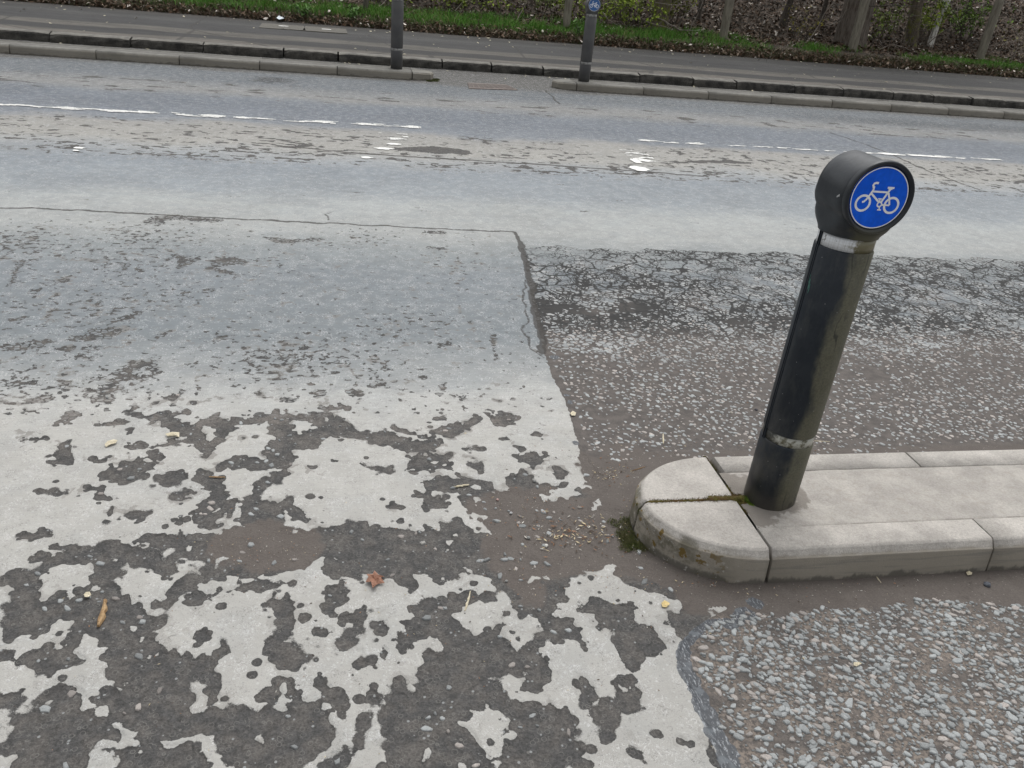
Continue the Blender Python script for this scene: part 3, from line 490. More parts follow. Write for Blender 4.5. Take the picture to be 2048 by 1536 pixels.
M_granite = plain('kerb_granite', (.022, .021, .019), (.085, .08, .07), 7, .85, .012)
M_granite_t = plain('granite_top', (.10, .096, .085), (.19, .18, .158), 7, .85, .008)

PROF = [(0, -.02), (.0075, .0800), (.0080, .0815), (.0092, .0830), (.0112, .0842), (.0120, .0850), (.0215, .1025), (.0225, .1040), (.0285, .1078), (.0305, .1088), (.12, .109), (.122, .10), (.122, -.02)]
def sweep(name, path, inner, prof, mat, parent, closed=True, jit=.0):
    """path: outer base points; inner: unit directions pointing inwards; prof: (inset, z)."""
    bm = bmesh.new(); rows = []
    for (p, d) in zip(path, inner):
        rows.append([bm.verts.new((p[0]+d[0]*q[0], p[1]+d[1]*q[0], q[1]+(random.uniform(-jit, jit) if q[1] > .05 else 0))) for q in prof])
    for a, b in zip(rows[:-1], rows[1:]):
        for i in range(len(prof)-1): bm.faces.new((a[i], b[i], b[i+1], a[i+1]))
    bm.faces.new(rows[0][::-1]); bm.faces.new(rows[-1])
    o = from_bm(name, bm, mat, parent)
    for p in o.data.polygons: p.use_smooth = len(p.vertices) == 4
    return o
ISX, Y0, Y1 = 1.184, 1.684, 2.222
isl = empty('traffic_island', (0, 0, 0), 'pale concrete kerbed island carrying the near bicycle bollard', 'traffic island', 'kerbed islands')
YM = (Y0+Y1)/2
xs = [ISX+.003]; 
while xs[-1] < 9: xs.append(xs[-1]+.734)
for i in range(len(xs)-1):
    a, b = xs[i]+.0028, xs[i+1]-.0028; n = 6
    dy = random.uniform(-.002, .002)
    sweep('kerb_stone', [(a+(b-a)*k/n, Y0+dy) for k in range(n+1)], [(0, 1)]*(n+1), PROF, M_kerb, isl, jit=.0004)
    a, b = xs[i]+.004+.02, xs[i+1]-.004+.02
    sweep('kerb_stone', [(a+(b-a)*k/n, Y1-dy) for k in range(n+1)], [(0, -1)]*(n+1), PROF, M_kerb, isl, jit=.0004)
def quadrant(sgn):
    n = 22; bm = bmesh.new(); cx = ISX-.004; rx, ry = .318, (Y1-Y0)/2-.004; rows = []; cy = YM+sgn*.004
    for k in range(n+1):
        a = math.pi/2*k/n; row = []
        for (ins, z) in PROF[:10]:
            row.append(bm.verts.new((cx-(rx-ins)*math.sin(a), cy+sgn*(ry-ins)*math.cos(a), z)))
        rows.append(row)
    ctr = bm.verts.new((cx, cy, .109)); cb = bm.verts.new((cx, cy, -.02))
    for a, b in zip(rows[:-1], rows[1:]):
        for i in range(9): bm.faces.new((a[i], b[i], b[i+1], a[i+1]))
        bm.faces.new((a[9], b[9], ctr))
    bm.faces.new(rows[0]+[ctr, cb]); bm.faces.new([cb, ctr]+rows[-1][::-1])
    o = from_bm('quadrant_stone', bm, M_nose, isl)
    for p in o.data.polygons: p.use_smooth = len(p.vertices) == 4
    o['label'] = 'rounded front quadrant kerb' if sgn < 0 else 'rounded rear quadrant kerb'
quadrant(-1); quadrant(1)
# mortar bed below the joints, and the infill slab between the kerbs
bm = bmesh.new()
def bmbox(bm, x0, x1, y0, y1, z0, z1):
    v = [bm.verts.new(p) for p in ((x0, y0, z0), (x1, y0, z0), (x1, y1, z0), (x0, y1, z0), (x0, y0, z1), (x1, y0, z1), (x1, y1, z1), (x0, y1, z1))]
    for f in ((0, 3, 2, 1), (4, 5, 6, 7), (0, 1, 5, 4), (1, 2, 6, 5), (2, 3, 7, 6), (3, 0, 4, 7)): bm.faces.new([v[i] for i in f])
bmbox(bm, ISX-.02, 9, Y0+.022, Y1-.022, -.02, .074)
poly = [(ISX+.01, YM-.2)]+[(ISX-.285*math.sin(a), YM-.235*math.cos(a)) for a in np.linspace(.1, math.pi-.1, 20)]+[(ISX+.01, YM+.2)]
vs = [bm.verts.new((p[0], p[1], .088)) for p in poly]; vb = [bm.verts.new((p[0], p[1], -.02)) for p in poly]
bm.faces.new(vs); bm.faces.new(vb[::-1])
for i in range(len(vs)): j = (i+1) % len(vs); bm.faces.new((vb[i], vb[j], vs[j], vs[i]))
from_bm('mortar_bed', bm, M_mortar, isl)
gx = np.concatenate([np.linspace(ISX+.004, 2.6, 240), np.linspace(2.65, 9, 60)]); gy = np.linspace(Y0+.1215, Y1-.1215, 60); X, Y = np.meshgrid(gx, gy, indexing='ij'); X, Y = X.ravel(), Y.ravel()
BX, BY = 1.327, 1.971
Z = .1075+fbm(X, Y, 8, 3, 2)*.0022+fbm(X, Y, 45, 2, 5)*.0008+.009*sstep(.12, .08, np.hypot(X-BX, Y-BY)+fbm(X, Y, 12, 2, 3)*.012)-.006*sstep(1.25, 1.19, X)*sstep(.09, .04, abs(Y-1.95))
e = np.minimum(Y-gy[0], gy[-1]-Y); Z += .001; Z -= .003*sstep(.008, 0, e+fbm(X, Y, 20, 2, 9)*.006)
n = np.arange(len(gx)*60).reshape(len(gx), 60); F = np.stack([n[:-1, :-1], n[1:, :-1], n[1:, 1:], n[:-1, 1:]], -1).reshape(-1, 4)
t = NT('infill_render', .9); c = t.mix(t.ss(t.noise(8, 5, .6), .3, .7), (.435, .41, .375), (.32, .30, .275)); c = bright(t, c, grey(t, t.lp(t.noise(160, 4, .75), .28, .72, .8, 1.2)))
c = t.mix(t.mul(t.ss(t.noise(30, 4, .7), .5, .7), .35), c, (.28, .25, .21))
dark_spot = t.attr('dark_spot'); c = t.mix(t.mul(t.ss(t.add(dark_spot, t.lp(t.noise(38, 4, .7), .3, .7, -.2, .2)), .40, .58), .85), c, (.19, .17, .148))
ln = t.attr('joint'); c = t.mix(t.mul(t.ss(t.add(ln, t.mul(t.sub(t.noise(60, 3), .5), .006)), .006, .002), t.ss(t.noise(12, 2), .45, .6, .1, .6)), c, (.14, .125, .105))
t.col(c); t.bump(t.add(t.noise(240, 4, .7), t.noise(40, 3)), .003, .8); M_inf2 = t.m
dark_spot = np.maximum(sstep(.26, .03, np.hypot((X-1.20)*1.3, Y-1.955)), .6*sstep(.14, .09, np.hypot(X-BX, Y-BY)))  # darker round the nose joint and the bollard foot
mesh_np('infill', np.stack([X, Y, Z], 1), [F], M_inf2, isl, smooth=True, attrs=dict(dark_spot=dark_spot, joint=e))

# moss in the joints and growing at the nose
t = NT('moss', .95); t.col(bright(t, t.mix(t.ss(t.noise(26, 4, .7), .35, .65), (.085, .080, .010), (.085, .048, .014)), grey(t, t.lp(t.noise(300, 3, .8), .3, .7, .45, 1.6)))); t.bump(t.noise(350, 3), .004); M_moss = t.m
def tufts(pts, n, h, spread, seed, jitter_=1.):
    """many tiny leaf blades standing around pts (x,y,z,r)"""
    rg = np.random.default_rng(seed); P = np.array(pts); i = rg.integers(0, len(P), n); q = P[i]
    a = rg.uniform(0, 2*np.pi, n); r = np.sqrt(rg.random(n))*q[:, 3]; b = np.stack([q[:, 0]+r*np.cos(a), q[:, 1]+r*np.sin(a), q[:, 2]], 1)
    hh = h*rg.uniform(.4, 1.2, n)*(1.1-.7*(r/np.maximum(q[:, 3], 1e-6))); az = rg.uniform(0, 2*np.pi, n); w = spread*rg.uniform(.6, 1.2, n)
    d = np.stack([np.cos(az), np.sin(az), np.zeros(n)], 1); le = rg.normal(0, .6, (n, 2))*hh[:, None]
    tip = b+np.stack([le[:, 0], le[:, 1], hh], 1)
    V = np.stack([b-d*w[:, None], b+d*w[:, None], tip], 1).reshape(-1, 3); return V, np.arange(n*3).reshape(-1, 3)
def moss_obj(name, pts, cush, n, h, sp, seed, label, mat=None):
    rg = np.random.default_rng(seed); V, F = tufts(pts, n, h, sp, seed); V2, F2 = [], []; off = len(V)
    for (x, y, z, r) in cush:    # low cushions
        k = 9; ring = []
        for lv, (s_, zz) in enumerate(((1, 0), (.8, .45), (.45, .8))):
            for j in range(k):
                a = j*math.tau/k; q = rg.uniform(.75, 1.15); V2.append((x+r*s_*q*math.cos(a), y+r*s_*q*math.sin(a), z-.003+h*.8*zz*rg.uniform(.8, 1.2)))
        V2.append((x, y, z+h*.8)); b = off+len(V2)-28
        for lv in range(2):
            for j in range(k): F2.append((b+lv*k+j, b+lv*k+(j+1) % k, b+(lv+1)*k+(j+1) % k)); F2.append((b+lv*k+j, b+(lv+1)*k+(j+1) % k, b+(lv+1)*k+j))
        for j in range(k): F2.append((b+18+j, b+18+(j+1) % k, b+27))
    V = np.concatenate([V, np.array(V2)]) if V2 else V; F = np.concatenate([F, np.array(F2)]) if F2 else F
    return tag(mesh_np(name, V, [F], mat or M_moss, smooth=False), label, 'moss', kind='stuff')
def line(p0, p1, n, r, z): return [(p0[0]+(p1[0]-p0[0])*k/(n-1), p0[1]+(p1[1]-p0[1])*k/(n-1), z, r*random.uniform(.6, 1.3)) for k in range(n)]
mp = line((.905, YM), (1.19, YM-.002), 70, .0150, .106)+line((1.10, YM+.006), (1.215, YM+.004), 18, .024, .107)
mp += line((1.18, 2.20), (1.184, 2.12), 8, .006, .104)+line((1.184, YM+.07), (1.18, YM), 10, .009, .105)+line((1.18, YM-.01), (1.188, YM-.075), 12, .0055, .104)
moss_obj('moss', mp, mp[::1], 9000, .008, .0016, 3, 'olive and rust coloured moss filling the joint across the island nose')
mq = line((1.222, 1.950), (1.256, 1.915), 9, .019, .108)
M_moss2 = plain('bright_moss', (.07, .12, .01), (.13, .20, .02), 40, .95, .004)
moss_obj('moss', mq, mq, 2200, .012, .0016, 5, 'bright green moss cushion against the foot of the near bollard', M_moss2)
t = NT('kerb_moss', .95); t.col(bright(t, t.mix(t.ss(t.noise(18, 3, .7), .35, .65), (.070, .090, .018), (.12, .115, .05)), grey(t, t.lp(t.noise(300, 3, .8), .3, .7, .5, 1.6)))); M_moss3 = t.m
mr = [(.874-.062*random.random()**1.5, YM+random.uniform(-.085, .055), .0, .022) for k in range(34)]+[(.876, YM+random.uniform(-.01, .03), random.uniform(.02, .09), .008) for k in range(10)]
moss_obj('moss', mr, [], 7000, .009, .0012, 8, 'ragged green moss growing on the road at the foot of the island nose', M_moss3)

# ------------------------------------------------------------------ bollards
def boll_mat(name, lower):
    t = NT(name, .36); x, y, z = t.xyz(); x = t.sub(t.mul(x, .83), t.mul(y, .56)); n = t.noise(7, 4, .6)
    base = t.mix(t.ss(t.noise(20, 3), .4, .7), (.009, .014, .021), (.016, .021, .028))
    if lower: base = t.mix(t.ss(t.noise(12, 5, .7), .42, .62), base, (.030, .032, .032))
    # algae film on the side away from the traffic
    side = t.add(t.mul(x, 9), t.lp(t.noise(9, 4, .65, t.scaleP((1, 1, .4))), .3, .7, -.22, .22))
    base = t.mix(t.mul(t.ss(side, .06, .34), .92), base, bright(t, t.mix(t.noise(14, 3), (.088, .084, .052), (.15, .145, .105)), grey(t, t.lp(t.noise(200, 3), .3, .7, .8, 1.2))))
    ck = t.mul(t.ss(t.m_('ABSOLUTE', t.sub(t.noise(1, 3, .5, t.scaleP((14, 14, 3))), .5)), .02, .006), t.mul(t.ss(x, .01, .03), t.ss(t.noise(4, 2), .5, .6)))
    base = t.mix(t.mul(ck, .7), base, (.02, .021, .02))
    sp = t.vor(150); sm = t.mul(t.ss(sp.outputs['Distance'], .2, .1), t.m_('GREATER_THAN', t.xyz(sp.outputs['Color'])[0], .965)); base = t.mix(sm, base, (.3, .3, .3)); base = t.mix(t.mul(t.ss(t.noise(26, 5, .75, t.scaleP((1, 1, .35))), .48, .70), .35), base, (.055, .058, .056))
    # grit splashed round the foot
    base = t.mix(t.mul(t.ss(t.add(z, t.mul(t.sub(n, .5), .08)), .07, .0), .55), base, (.15, .138, .12))
    t.col(base); t.put(t.b.inputs['Roughness'], t.lp(t.ss(side, .05, .4), 0, 1, .40, .66)); t.b.inputs['Specular IOR Level'].default_value = .38
    t.bump(t.noise(60, 4), .0012, .6); return t.m
M_post = boll_mat('bollard_plastic', False); M_skirt = boll_mat('bollard_lower_plastic', True)
t = NT('bollard_head_plastic', .42); x, y, z = t.xyz(); x = t.sub(t.mul(x, .83), t.mul(y, .56)); base = t.mix(t.ss(t.noise(9, 4), .35, .7), (.011, .015, .020), (.019, .024, .029))
al = t.mul(t.ss(t.add(t.mul(x, 8), t.lp(t.noise(12, 4, .6), .3, .7, -.3, .3)), -.1, .25), t.ss(z, .93, .86)); base = t.mix(t.mul(al, .85), base, (.078, .074, .04))
t.col(base); t.put(t.b.inputs['Roughness'], t.lp(t.noise(30, 3), .3, .7, .36, .5)); t.bump(t.noise(90, 3), .0006, .5); M_head = t.m
t = NT('far_bollard_plastic', .6); t.col(t.mix(t.ss(t.noise(6, 4), .35, .7), (.060, .060, .062), (.085, .085, .084))); M_fpost = t.m
t = NT('sign_blue', .28); t.col(bright(t, t.mix(t.ss(t.noise(18, 4), .35, .7), (.0, .105, .74), (.002, .125, .82)), grey(t, t.lp(t.noise(70, 3), .3, .7, .9, 1.08)))); t.b.inputs['Specular IOR Level'].default_value = .3; M_blue = t.m
t = NT('sign_blue_faded', .4); t.col((.035, .12, .33)); M_blue2 = t.m
t = NT('sign_white', .45); t.col(bright(t, (.92, .93, .95), grey(t, t.lp(t.noise(80, 3), .3, .7, .9, 1.05)))); M_white = t.m
t = NT('reflective_white', .35); x, y, z = t.xyz(); x = t.sub(t.mul(x, .83), t.mul(y, .56))
grid = t.vor(140, 'DISTANCE_TO_EDGE', t.scaleP((1, 1, 1)), .0); c = t.mix(t.ss(grid.outputs['Distance'], .02, .10), (.60, .61, .61), (.72, .74, .76))
gr = t.ss(t.add(t.mul(x, 10), t.lp(t.noise(34, 4, .7), .3, .7, -.3, .3)), .08, .42); c = t.mix(gr, c, (.17, .155, .09)); edge = t.ss(t.noise(40, 3, .7), .62, .68); c = t.mix(t.mul(edge, .7), c, (.07, .065, .04)); t.col(c); M_refl = t.m
t = NT('reflective_dirty', .4); c = t.mix(t.ss(t.noise(40, 4, .7), .45, .60), (.43, .43, .38), (.11, .10, .06)); x, y, z = t.xyz(); x = t.sub(t.mul(x, .83), t.mul(y, .56)); c = t.mix(t.ss(t.add(t.mul(x, 10), t.lp(t.noise(34, 4, .7), .3, .7, -.2, .2)), -.45, -.15), (.035, .036, .03), c); t.col(c); M_refl2 = t.m
t = NT('reflective_far', .5); t.col(t.mix(t.ss(t.noise(30, 3), .4, .6), (.34, .34, .33), (.20, .20, .19))); M_refl3 = t.m

def lathe(name, prof, mat, parent, n=64, a0=0, a1=math.tau, smooth=True):
    full = abs(a1-a0-math.tau) < 1e-6; bm = bmesh.new(); m = n if full else n+1; rows = []
    for (r, z) in prof: rows.append([bm.verts.new((r*math.cos(a0+(a1-a0)*k/n), r*math.sin(a0+(a1-a0)*k/n), z)) for k in range(m)])
    for a, b in zip(rows[:-1], rows[1:]):
        for k in range(n): bm.faces.new((a[k], a[(k+1) % m], b[(k+1) % m], b[k]))
    if full:
        bm.faces.new(rows[0][::-1]); bm.faces.new(rows[-1])
    o = from_bm(name, bm, mat, parent)
    for p in o.data.polygons: p.use_smooth = len(p.vertices) == 4
    return o
def stroke_mesh(name, lines, w, y, mat, parent, R, thick=.0006):
    """flat ribbon symbol on the disc, in disc units"""
    bm = bmesh.new(); depth = [0]
    def ribbon(pts, w, closed=False):
        depth[0] += 1; yy = y-depth[0]*.00004
        n = len(pts); L, Rr = [], []
        for i, p in enumerate(pts):
            a = pts[(i-1) % n] if (closed or i > 0) else p; b = pts[(i+1) % n] if (closed or i < n-1) else p
            d = Vector((b[0]-a[0], b[1]-a[1])); d.normalize(); nn = Vector((-d.y, d.x))*w/2
            L.append(bm.verts.new(((p[0]+nn.x)*R, yy, (p[1]+nn.y)*R))); Rr.append(bm.verts.new(((p[0]-nn.x)*R, yy, (p[1]-nn.y)*R)))
        for i in range(n if closed else n-1):
            j = (i+1) % n; bm.faces.new((L[i], Rr[i], Rr[j], L[j]))
    for pts, ww, cl in lines: ribbon(pts, ww or w, cl)
    o = from_bm(name, bm, mat, parent); return o
def circ(cx, cy, r, n=40, a0=0, a1=math.tau): return [(cx+r*math.cos(a0+(a1-a0)*k/n), cy+r*math.sin(a0+(a1-a0)*k/n)) for k in range(n)]
BIKE = [(circ(-.53, -.19, .245), .075, True), (circ(.50, -.21, .245), .075, True), (circ(.07, -.20, .075, 24), .05, True),
        ([(-.30, .36), (-.30, .24), (-.40, .02), (-.44, -.06), (-.51, -.14), (-.57, -.16)], .065, False),
        ([(-.34, .14), (.04, -.14)], .065, False), ([(-.30, .20), (.25, .20)], .06, False), ([(.10, -.13), (.24, .19), (.29, .30)], .07, False),
        ([(.27, .18), (.36, .0), (.43, -.21)], .06, False), ([(.14, -.21), (.43, -.21)], .055, False),
        ([(.18, .35), (.42, .35)], .06, False), ([(.22, .315), (.36, .315)], .05, False),
        ([(-.30, .30), (-.355, .40), (-.33, .45), (-.27, .475), (-.18, .475)], .07, False),
        ([(.05, -.13), (.03, -.04)], .045, False), ([(-.04, -.02), (.10, -.02)], .035, False), ([(.09, -.27), (.11, -.36)], .045, False), ([(.04, -.375), (.18, -.375)], .04, False)]
def bollard(loc, label, near=True, post=None, lower=None, head=None, sign=None):
    o = empty('bicycle_bollard', loc, label, 'bollard', 'bicycle sign bollards'); R = .0775
    lathe('post_base', [(R+.001, -.02), (R+.001, .220), (R-.001, .2245), (R-.003, .2255)], lower or M_skirt, o)
    lathe('reflective_band', [(R-.0025, .2260), (R-.0025, .2565)], M_refl2 if near else M_refl3, o, smooth=True)
    lathe('post', [(R-.003, .2570), (R-.0005, .2575), (R+.0008, .260), (R+.0008, .826), (R-.0015, .829)], post or M_post, o)
    lathe('reflective_band', [(R-.0025, .8295), (R-.0025, .8670)], M_refl if near else M_refl3, o)
    # a raised seam runs up the left side of the tube
    bm = bmesh.new()
    for a in (R_(176), R_(182)):
        c = Vector((math.cos(a), math.sin(a), 0)); tt = Vector((-c.y, c.x, 0)); pr = []
        for z in (.22, .872):
            pr.append([bm.verts.new(c*(R-.003)-tt*.0016+Vector((0, 0, z))), bm.verts.new(c*(R+.0024)-tt*.0009+Vector((0, 0, z))), bm.verts.new(c*(R+.0024)+tt*.0009+Vector((0, 0, z))), bm.verts.new(c*(R-.003)+tt*.0016+Vector((0, 0, z)))])
        for i in range(4): bm.faces.new((pr[0][i], pr[0][(i+1) % 4], pr[1][(i+1) % 4], pr[1][i]))
        bm.faces.new(pr[0][::-1]); bm.faces.new(pr[1])
    from_bm('seam', bm, post or M_post, o)
    # head: round drum with its axis towards the reader, necking down onto the tube
    HZ, HR, D, HS = .975, .0922, .084, .981; N = 72; rows = []; bm = bmesh.new()
    zz = [.8655, .868, .873, .880, .888, .896]+[HZ+HR*math.sin(a) for a in np.linspace(R_(-50), R_(90), 34)]
    for z in zz:
        s = (z-HZ)/HR
        w_c = HR*math.sqrt(max(0, 1-s*s)) if abs(s) < 1 else 0
        k = float(sstep(.866, .925, z))
        w = max(w_c, .002) if z > HZ else math.hypot(max(w_c-R*.985, 0)*1.0, 0)+R+.0022 if w_c > R else R+.0022
        w = min(w, HR+.001)
        dep = (R+.0022)*(1-k)+D*k; depb = (R+.0022)*(1-k)+.0815*k; ex = 2+5*k
        # front and back edges are rounded over the crown
        if s > 0: dep = D*(1-.05*s**6); depb = .0815*(1-.12*s**4)
        row = []
        for j in range(N):
            a = j*math.tau/N; ca, sa = math.cos(a), math.sin(a); q = (abs(ca)**ex+abs(sa)**ex)**(-1/ex)
            row.append(bm.verts.new((w*q*ca, (depb if sa > 0 else dep)*q*sa, z)))
        rows.append(row)
    for a, b in zip(rows[:-1], rows[1:]):
        for j in range(N): bm.faces.new((a[j], a[(j+1) % N], b[(j+1) % N], b[j]))
    bm.faces.new(rows[0][::-1]); bm.faces.new(rows[-1])
    h = from_bm('head', bm, head or M_head, o, smooth=True)
    # rim lip round the sign
    bm = bmesh.new(); n = 72; prof = [(.0940, -D+.010), (.0945, -D-.001), (.0935, -D-.0062), (.0910, -D-.0085), (.0865, -D-.0075), (.0825, -D-.003), (.0805, -D+.003)]
    rows = [[bm.verts.new((r*math.cos(k*math.tau/n), y, HS+r*math.sin(k*math.tau/n))) for k in range(n)] for r, y in prof]
    for a, b in zip(rows[:-1], rows[1:]):
        for k in range(n): bm.faces.new((a[k], a[(k+1) % n], b[(k+1) % n], b[k]))
    rl = from_bm('rim', bm, head or M_head, o, smooth=True)
    # sign disc
    bm = bmesh.new(); n = 72; RS = .0790; vf = [bm.verts.new((RS*math.cos(k*math.tau/n), 0, RS*math.sin(k*math.tau/n))) for k in range(n)]; vb = [bm.verts.new((v.co.x, .004, v.co.z)) for v in vf]
    bm.faces.new(vf); bm.faces.new(vb[::-1])
    for k in range(n): bm.faces.new((vf[k], vf[(k+1) % n], vb[(k+1) % n], vb[k]))
    sg = from_bm('sign_disc', bm, sign or M_blue, o); sg.location = (0, -D-.0018, HS)
    stroke_mesh('border', [(circ(0, 0, .98, 72), .032, True)], .03, -.0006, M_white, sg, RS)
    stroke_mesh('bicycle_symbol', BIKE, .07, -.0006, M_white, sg, RS)
    return o
near_b = bollard((BX-.029, BY-.016, .109), 'large near bollard, black with green algae, on the pale kerbed island')
near_b.rotation_euler = (0, R_(1.1), 0)     # knocked slightly askew
t = NT('scrape', .6); t.col((.55, .56, .56)); M_scr = t.m
t = NT('green_scrape', .6); t.col((.05, .16, .13)); M_gscr = t.m
# pale scrapes and a green paint scrape on the near bollard
bm = bmesh.new()
for ang, z0, z1, w in ((188, .700, .735, .004), (191, .69, .722, .003), (185, .715, .748, .002)):
    a = R_(ang); c = Vector((math.cos(a), math.sin(a), 0)); tt = Vector((-c.y, c.x, 0)); r = .0788
    bm.faces.new([bm.verts.new(c*r-tt*w*.3+Vector((0, 0, z0))), bm.verts.new(c*r+tt*w*.6+Vector((0, 0, z0+.01))), bm.verts.new(c*r+tt*w*.3+Vector((0, 0, z1))), bm.verts.new(c*r-tt*w*.4+Vector((0, 0, z1-.006)))])
from_bm('scrape', bm, M_gscr, near_b)
bm = bmesh.new(); cx = .0
for (dy, z, a, b) in ((-.058, .975, .006, .006), (-.052, .971, .004, .005)):
    s_ = -.0955*math.sqrt(1-((z-.974)/.0945)**2)
    bm.faces.new([bm.verts.new((s_, dy-a/2, z-b/2)), bm.verts.new((s_, dy+a/2, z-b/2)), bm.verts.new((s_, dy+a*.3, z+b*.2)), bm.verts.new((s_, dy-a*.3, z+b*.7))])
from_bm('scrape', bm, M_scr, near_b)

FI0, FI1 = 11.53, 12.02
bollard((.635, 11.82, .10), 'grey far bollard at the left, its head cut off by the top of the photo', False, M_fpost, M_fpost, M_fpost, M_blue2)
bollard((3.235, 11.82, .10), 'grey far bollard with faded blue bicycle disc, right of the drain gap', False, M_fpost, M_fpost, M_fpost, M_blue2)

# far islands
PF = [(0, -.02), (.008, .07), (.012, .085), (.03, .098), (.05, .102), (.12, .102), (.122, .09), (.122, -.02)]
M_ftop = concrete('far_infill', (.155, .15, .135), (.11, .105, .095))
def far_island(x0, x1, nose_x, sgn, label):
    o = empty('traffic_island', (0, 0, 0), label, 'traffic island', 'kerbed islands'); step = .965
    xs_ = [x0]
    while xs_[-1]*sgn < x1*sgn-.1: xs_.append(xs_[-1]+sgn*step)
    for a, b in zip(xs_[:-1], xs_[1:]):
        lo, hi = min(a, b)+.006, max(a, b)-.006
        sweep('kerb_stone', [(lo, FI0), (hi, FI0)], [(0, 1)]*2, PF, M_fkerb, o); sweep('kerb_stone', [(lo, FI1), (hi, FI1)], [(0, -1)]*2, PF, M_fkerb, o)
    lo, hi = min(x0, xs_[-1]), max(x0, xs_[-1])
    bm = bmesh.new(); bmbox(bm, lo, hi, FI0+.125, FI1-.125, -.02, .099); from_bm('infill', bm, M_ftop, o)
    bm = bmesh.new(); bmbox(bm, lo-.003, hi+.003, FI0+.03, FI1-.03, -.02, .06); from_bm('mortar_bed', bm, M_mortar, o)
    # tapered nose stone
    bm = bmesh.new(); pts = [(x0-sgn*.006, FI0), (x0-sgn*.006, FI1)]; q = [(nose_x, FI1-.14), (nose_x-sgn*.03, (FI0+FI1)/2), (nose_x+sgn*.02, FI0+.10)]
    ring = [pts[0], pts[1]]+q; vb = [bm.verts.new((p[0], p[1], -.02)) for p in ring]; cxm = sum(p[0] for p in ring)/5; cym = sum(p[1] for p in ring)/5
    vm = [bm.verts.new((p[0]+(cxm-p[0])*.02, p[1]+(cym-p[1])*.02, .07 if i > 1 else .085)) for i, p in enumerate(ring)]
    vt = [bm.verts.new((p[0]+(cxm-p[0])*(.12 if i > 1 else .0), p[1]+(cym-p[1])*.1, .088 if i > 1 else .100)) for i, p in enumerate(ring)]
    for A, B in ((vb, vm), (vm, vt)):
        for i in range(5): bm.faces.new((A[i], A[(i+1) % 5], B[(i+1) % 5], B[i]))
    bm.faces.new(vt); bm.faces.new(vb[::-1]); from_bm('nose_stone', bm, M_fkerb, o)
    return o
far_island(.826, -14, 1.10, -1, 'grey kerbed island across the road to the left of the drain gap')
far_island(3.07, 24, 2.80, 1, 'grey kerbed island across the road to the right of the drain gap')
M_fmoss = plain('far_moss', (.06, .07, .02), (.10, .11, .03), 30)
moss_obj('moss', [(1.12, 11.62, 0, .08), (1.16, 11.75, 0, .06), (1.06, 11.55, 0, .05)], [], 1500, .02, .004, 15, 'green moss at the nose of the far left island', M_fmoss)
# drain cover lying in the gap
t = NT('drain_cover', .9); c = t.mix(t.ss(t.noise(30, 4), .35, .65), (.20, .165, .15), (.28, .24, .215)); t.col(c); M_drain = t.m
q = [at(935, 167), at(1012, 171), at(1035, 181), at(938, 178)]; dr = empty('drain_cover', (0, 0, 0), 'pinkish ribbed drain cover set in the road between the two far islands', 'drain cover')
bm = bmesh.new(); vt = [bm.verts.new((p[0], p[1], .012)) for p in q]; vb = [bm.verts.new((p[0], p[1], -.01)) for p in q]; bm.faces.new(vt[::-1]); bm.faces.new(vb)
for i in range(4): bm.faces.new((vb[i], vb[(i+1) % 4], vt[(i+1) % 4], vt[i]))
from_bm('cover_plate', bm, M_drain, dr)
bm = bmesh.new()
for k in range(9):
    f = (k+.5)/9; a = Vector(q[0]).lerp(Vector(q[1]), f); b = Vector(q[3]).lerp(Vector(q[2]), f); d = (b-a)*.4; a2 = a.lerp(b, .12); b2 = a.lerp(b, .88); w = .03
    bm.faces.new([bm.verts.new((a2.x-w, a2.y, .0155)), bm.verts.new((b2.x-w, b2.y, .0155)), bm.verts.new((b2.x+w, b2.y, .0155)), bm.verts.new((a2.x+w, a2.y, .0155))])
from_bm('ribs', bm, plain('rib_dirt', (.12, .10, .09), (.17, .145, .13), 30), dr)

# ------------------------------------------------------------------ far kerb, pavement, bank
kb = empty('kerb', (0, 0, 0), 'long dark granite kerb along the edge of the far footway', 'kerb'); kb['kind'] = 'structure'
kx = [-14.]
joints = [-3.95, -2.93, -1.98, -.90, -.14, 1.36, 2.10, 2.89, 4.42, 5.30, 6.02, 7.03, 7.90, 8.82, 9.57, 10.3, 10.93]
kx = [-14, -12.9, -11.8, -10.6, -9.5, -8.6, -7.5, -6.2, -5.1]+joints+[12.1, 13.2, 14.0, 15.2, 16.3, 17.5, 18.6, 19.9, 21, 22.4, 24]
KY, KW, KH = 12.90, .16, .125
for a, b in zip(kx[:-1], kx[1:]):
    n = 10; bm = bmesh.new(); rows = []; dy = random.uniform(-.025, .025); dz = random.uniform(-.008, .008)
    for k in range(n+1):
        x = a+.012+(b-a-.024)*k/n; e = .012 if k in (0, n) else 0; j = random.uniform(-.01, .01)
        rows.append([bm.verts.new(p) for p in ((x, KY+dy+j, -.03), (x, KY+dy-.004+j+random.uniform(-.008, .008), .05), (x, KY+dy+e+j+random.uniform(-.004, .004), KH-.03+dz-e), (x, KY+dy+.012+j, KH-.010+dz-e), (x, KY+dy+.04, KH+dz-e), (x, KY+KW, KH+.002), (x, KY+KW, -.03))])
    for r0, r1 in zip(rows[:-1], rows[1:]):
        for i in range(6):
            f = bm.faces.new((r0[i], r1[i], r1[i+1], r0[i+1])); f.material_index = 1 if i >= 3 else 0; f.smooth = False
    bm.faces.new(rows[0][::-1]); bm.faces.new(rows[-1]); from_bm('kerb_stone', bm, [M_granite, M_granite_t], kb)
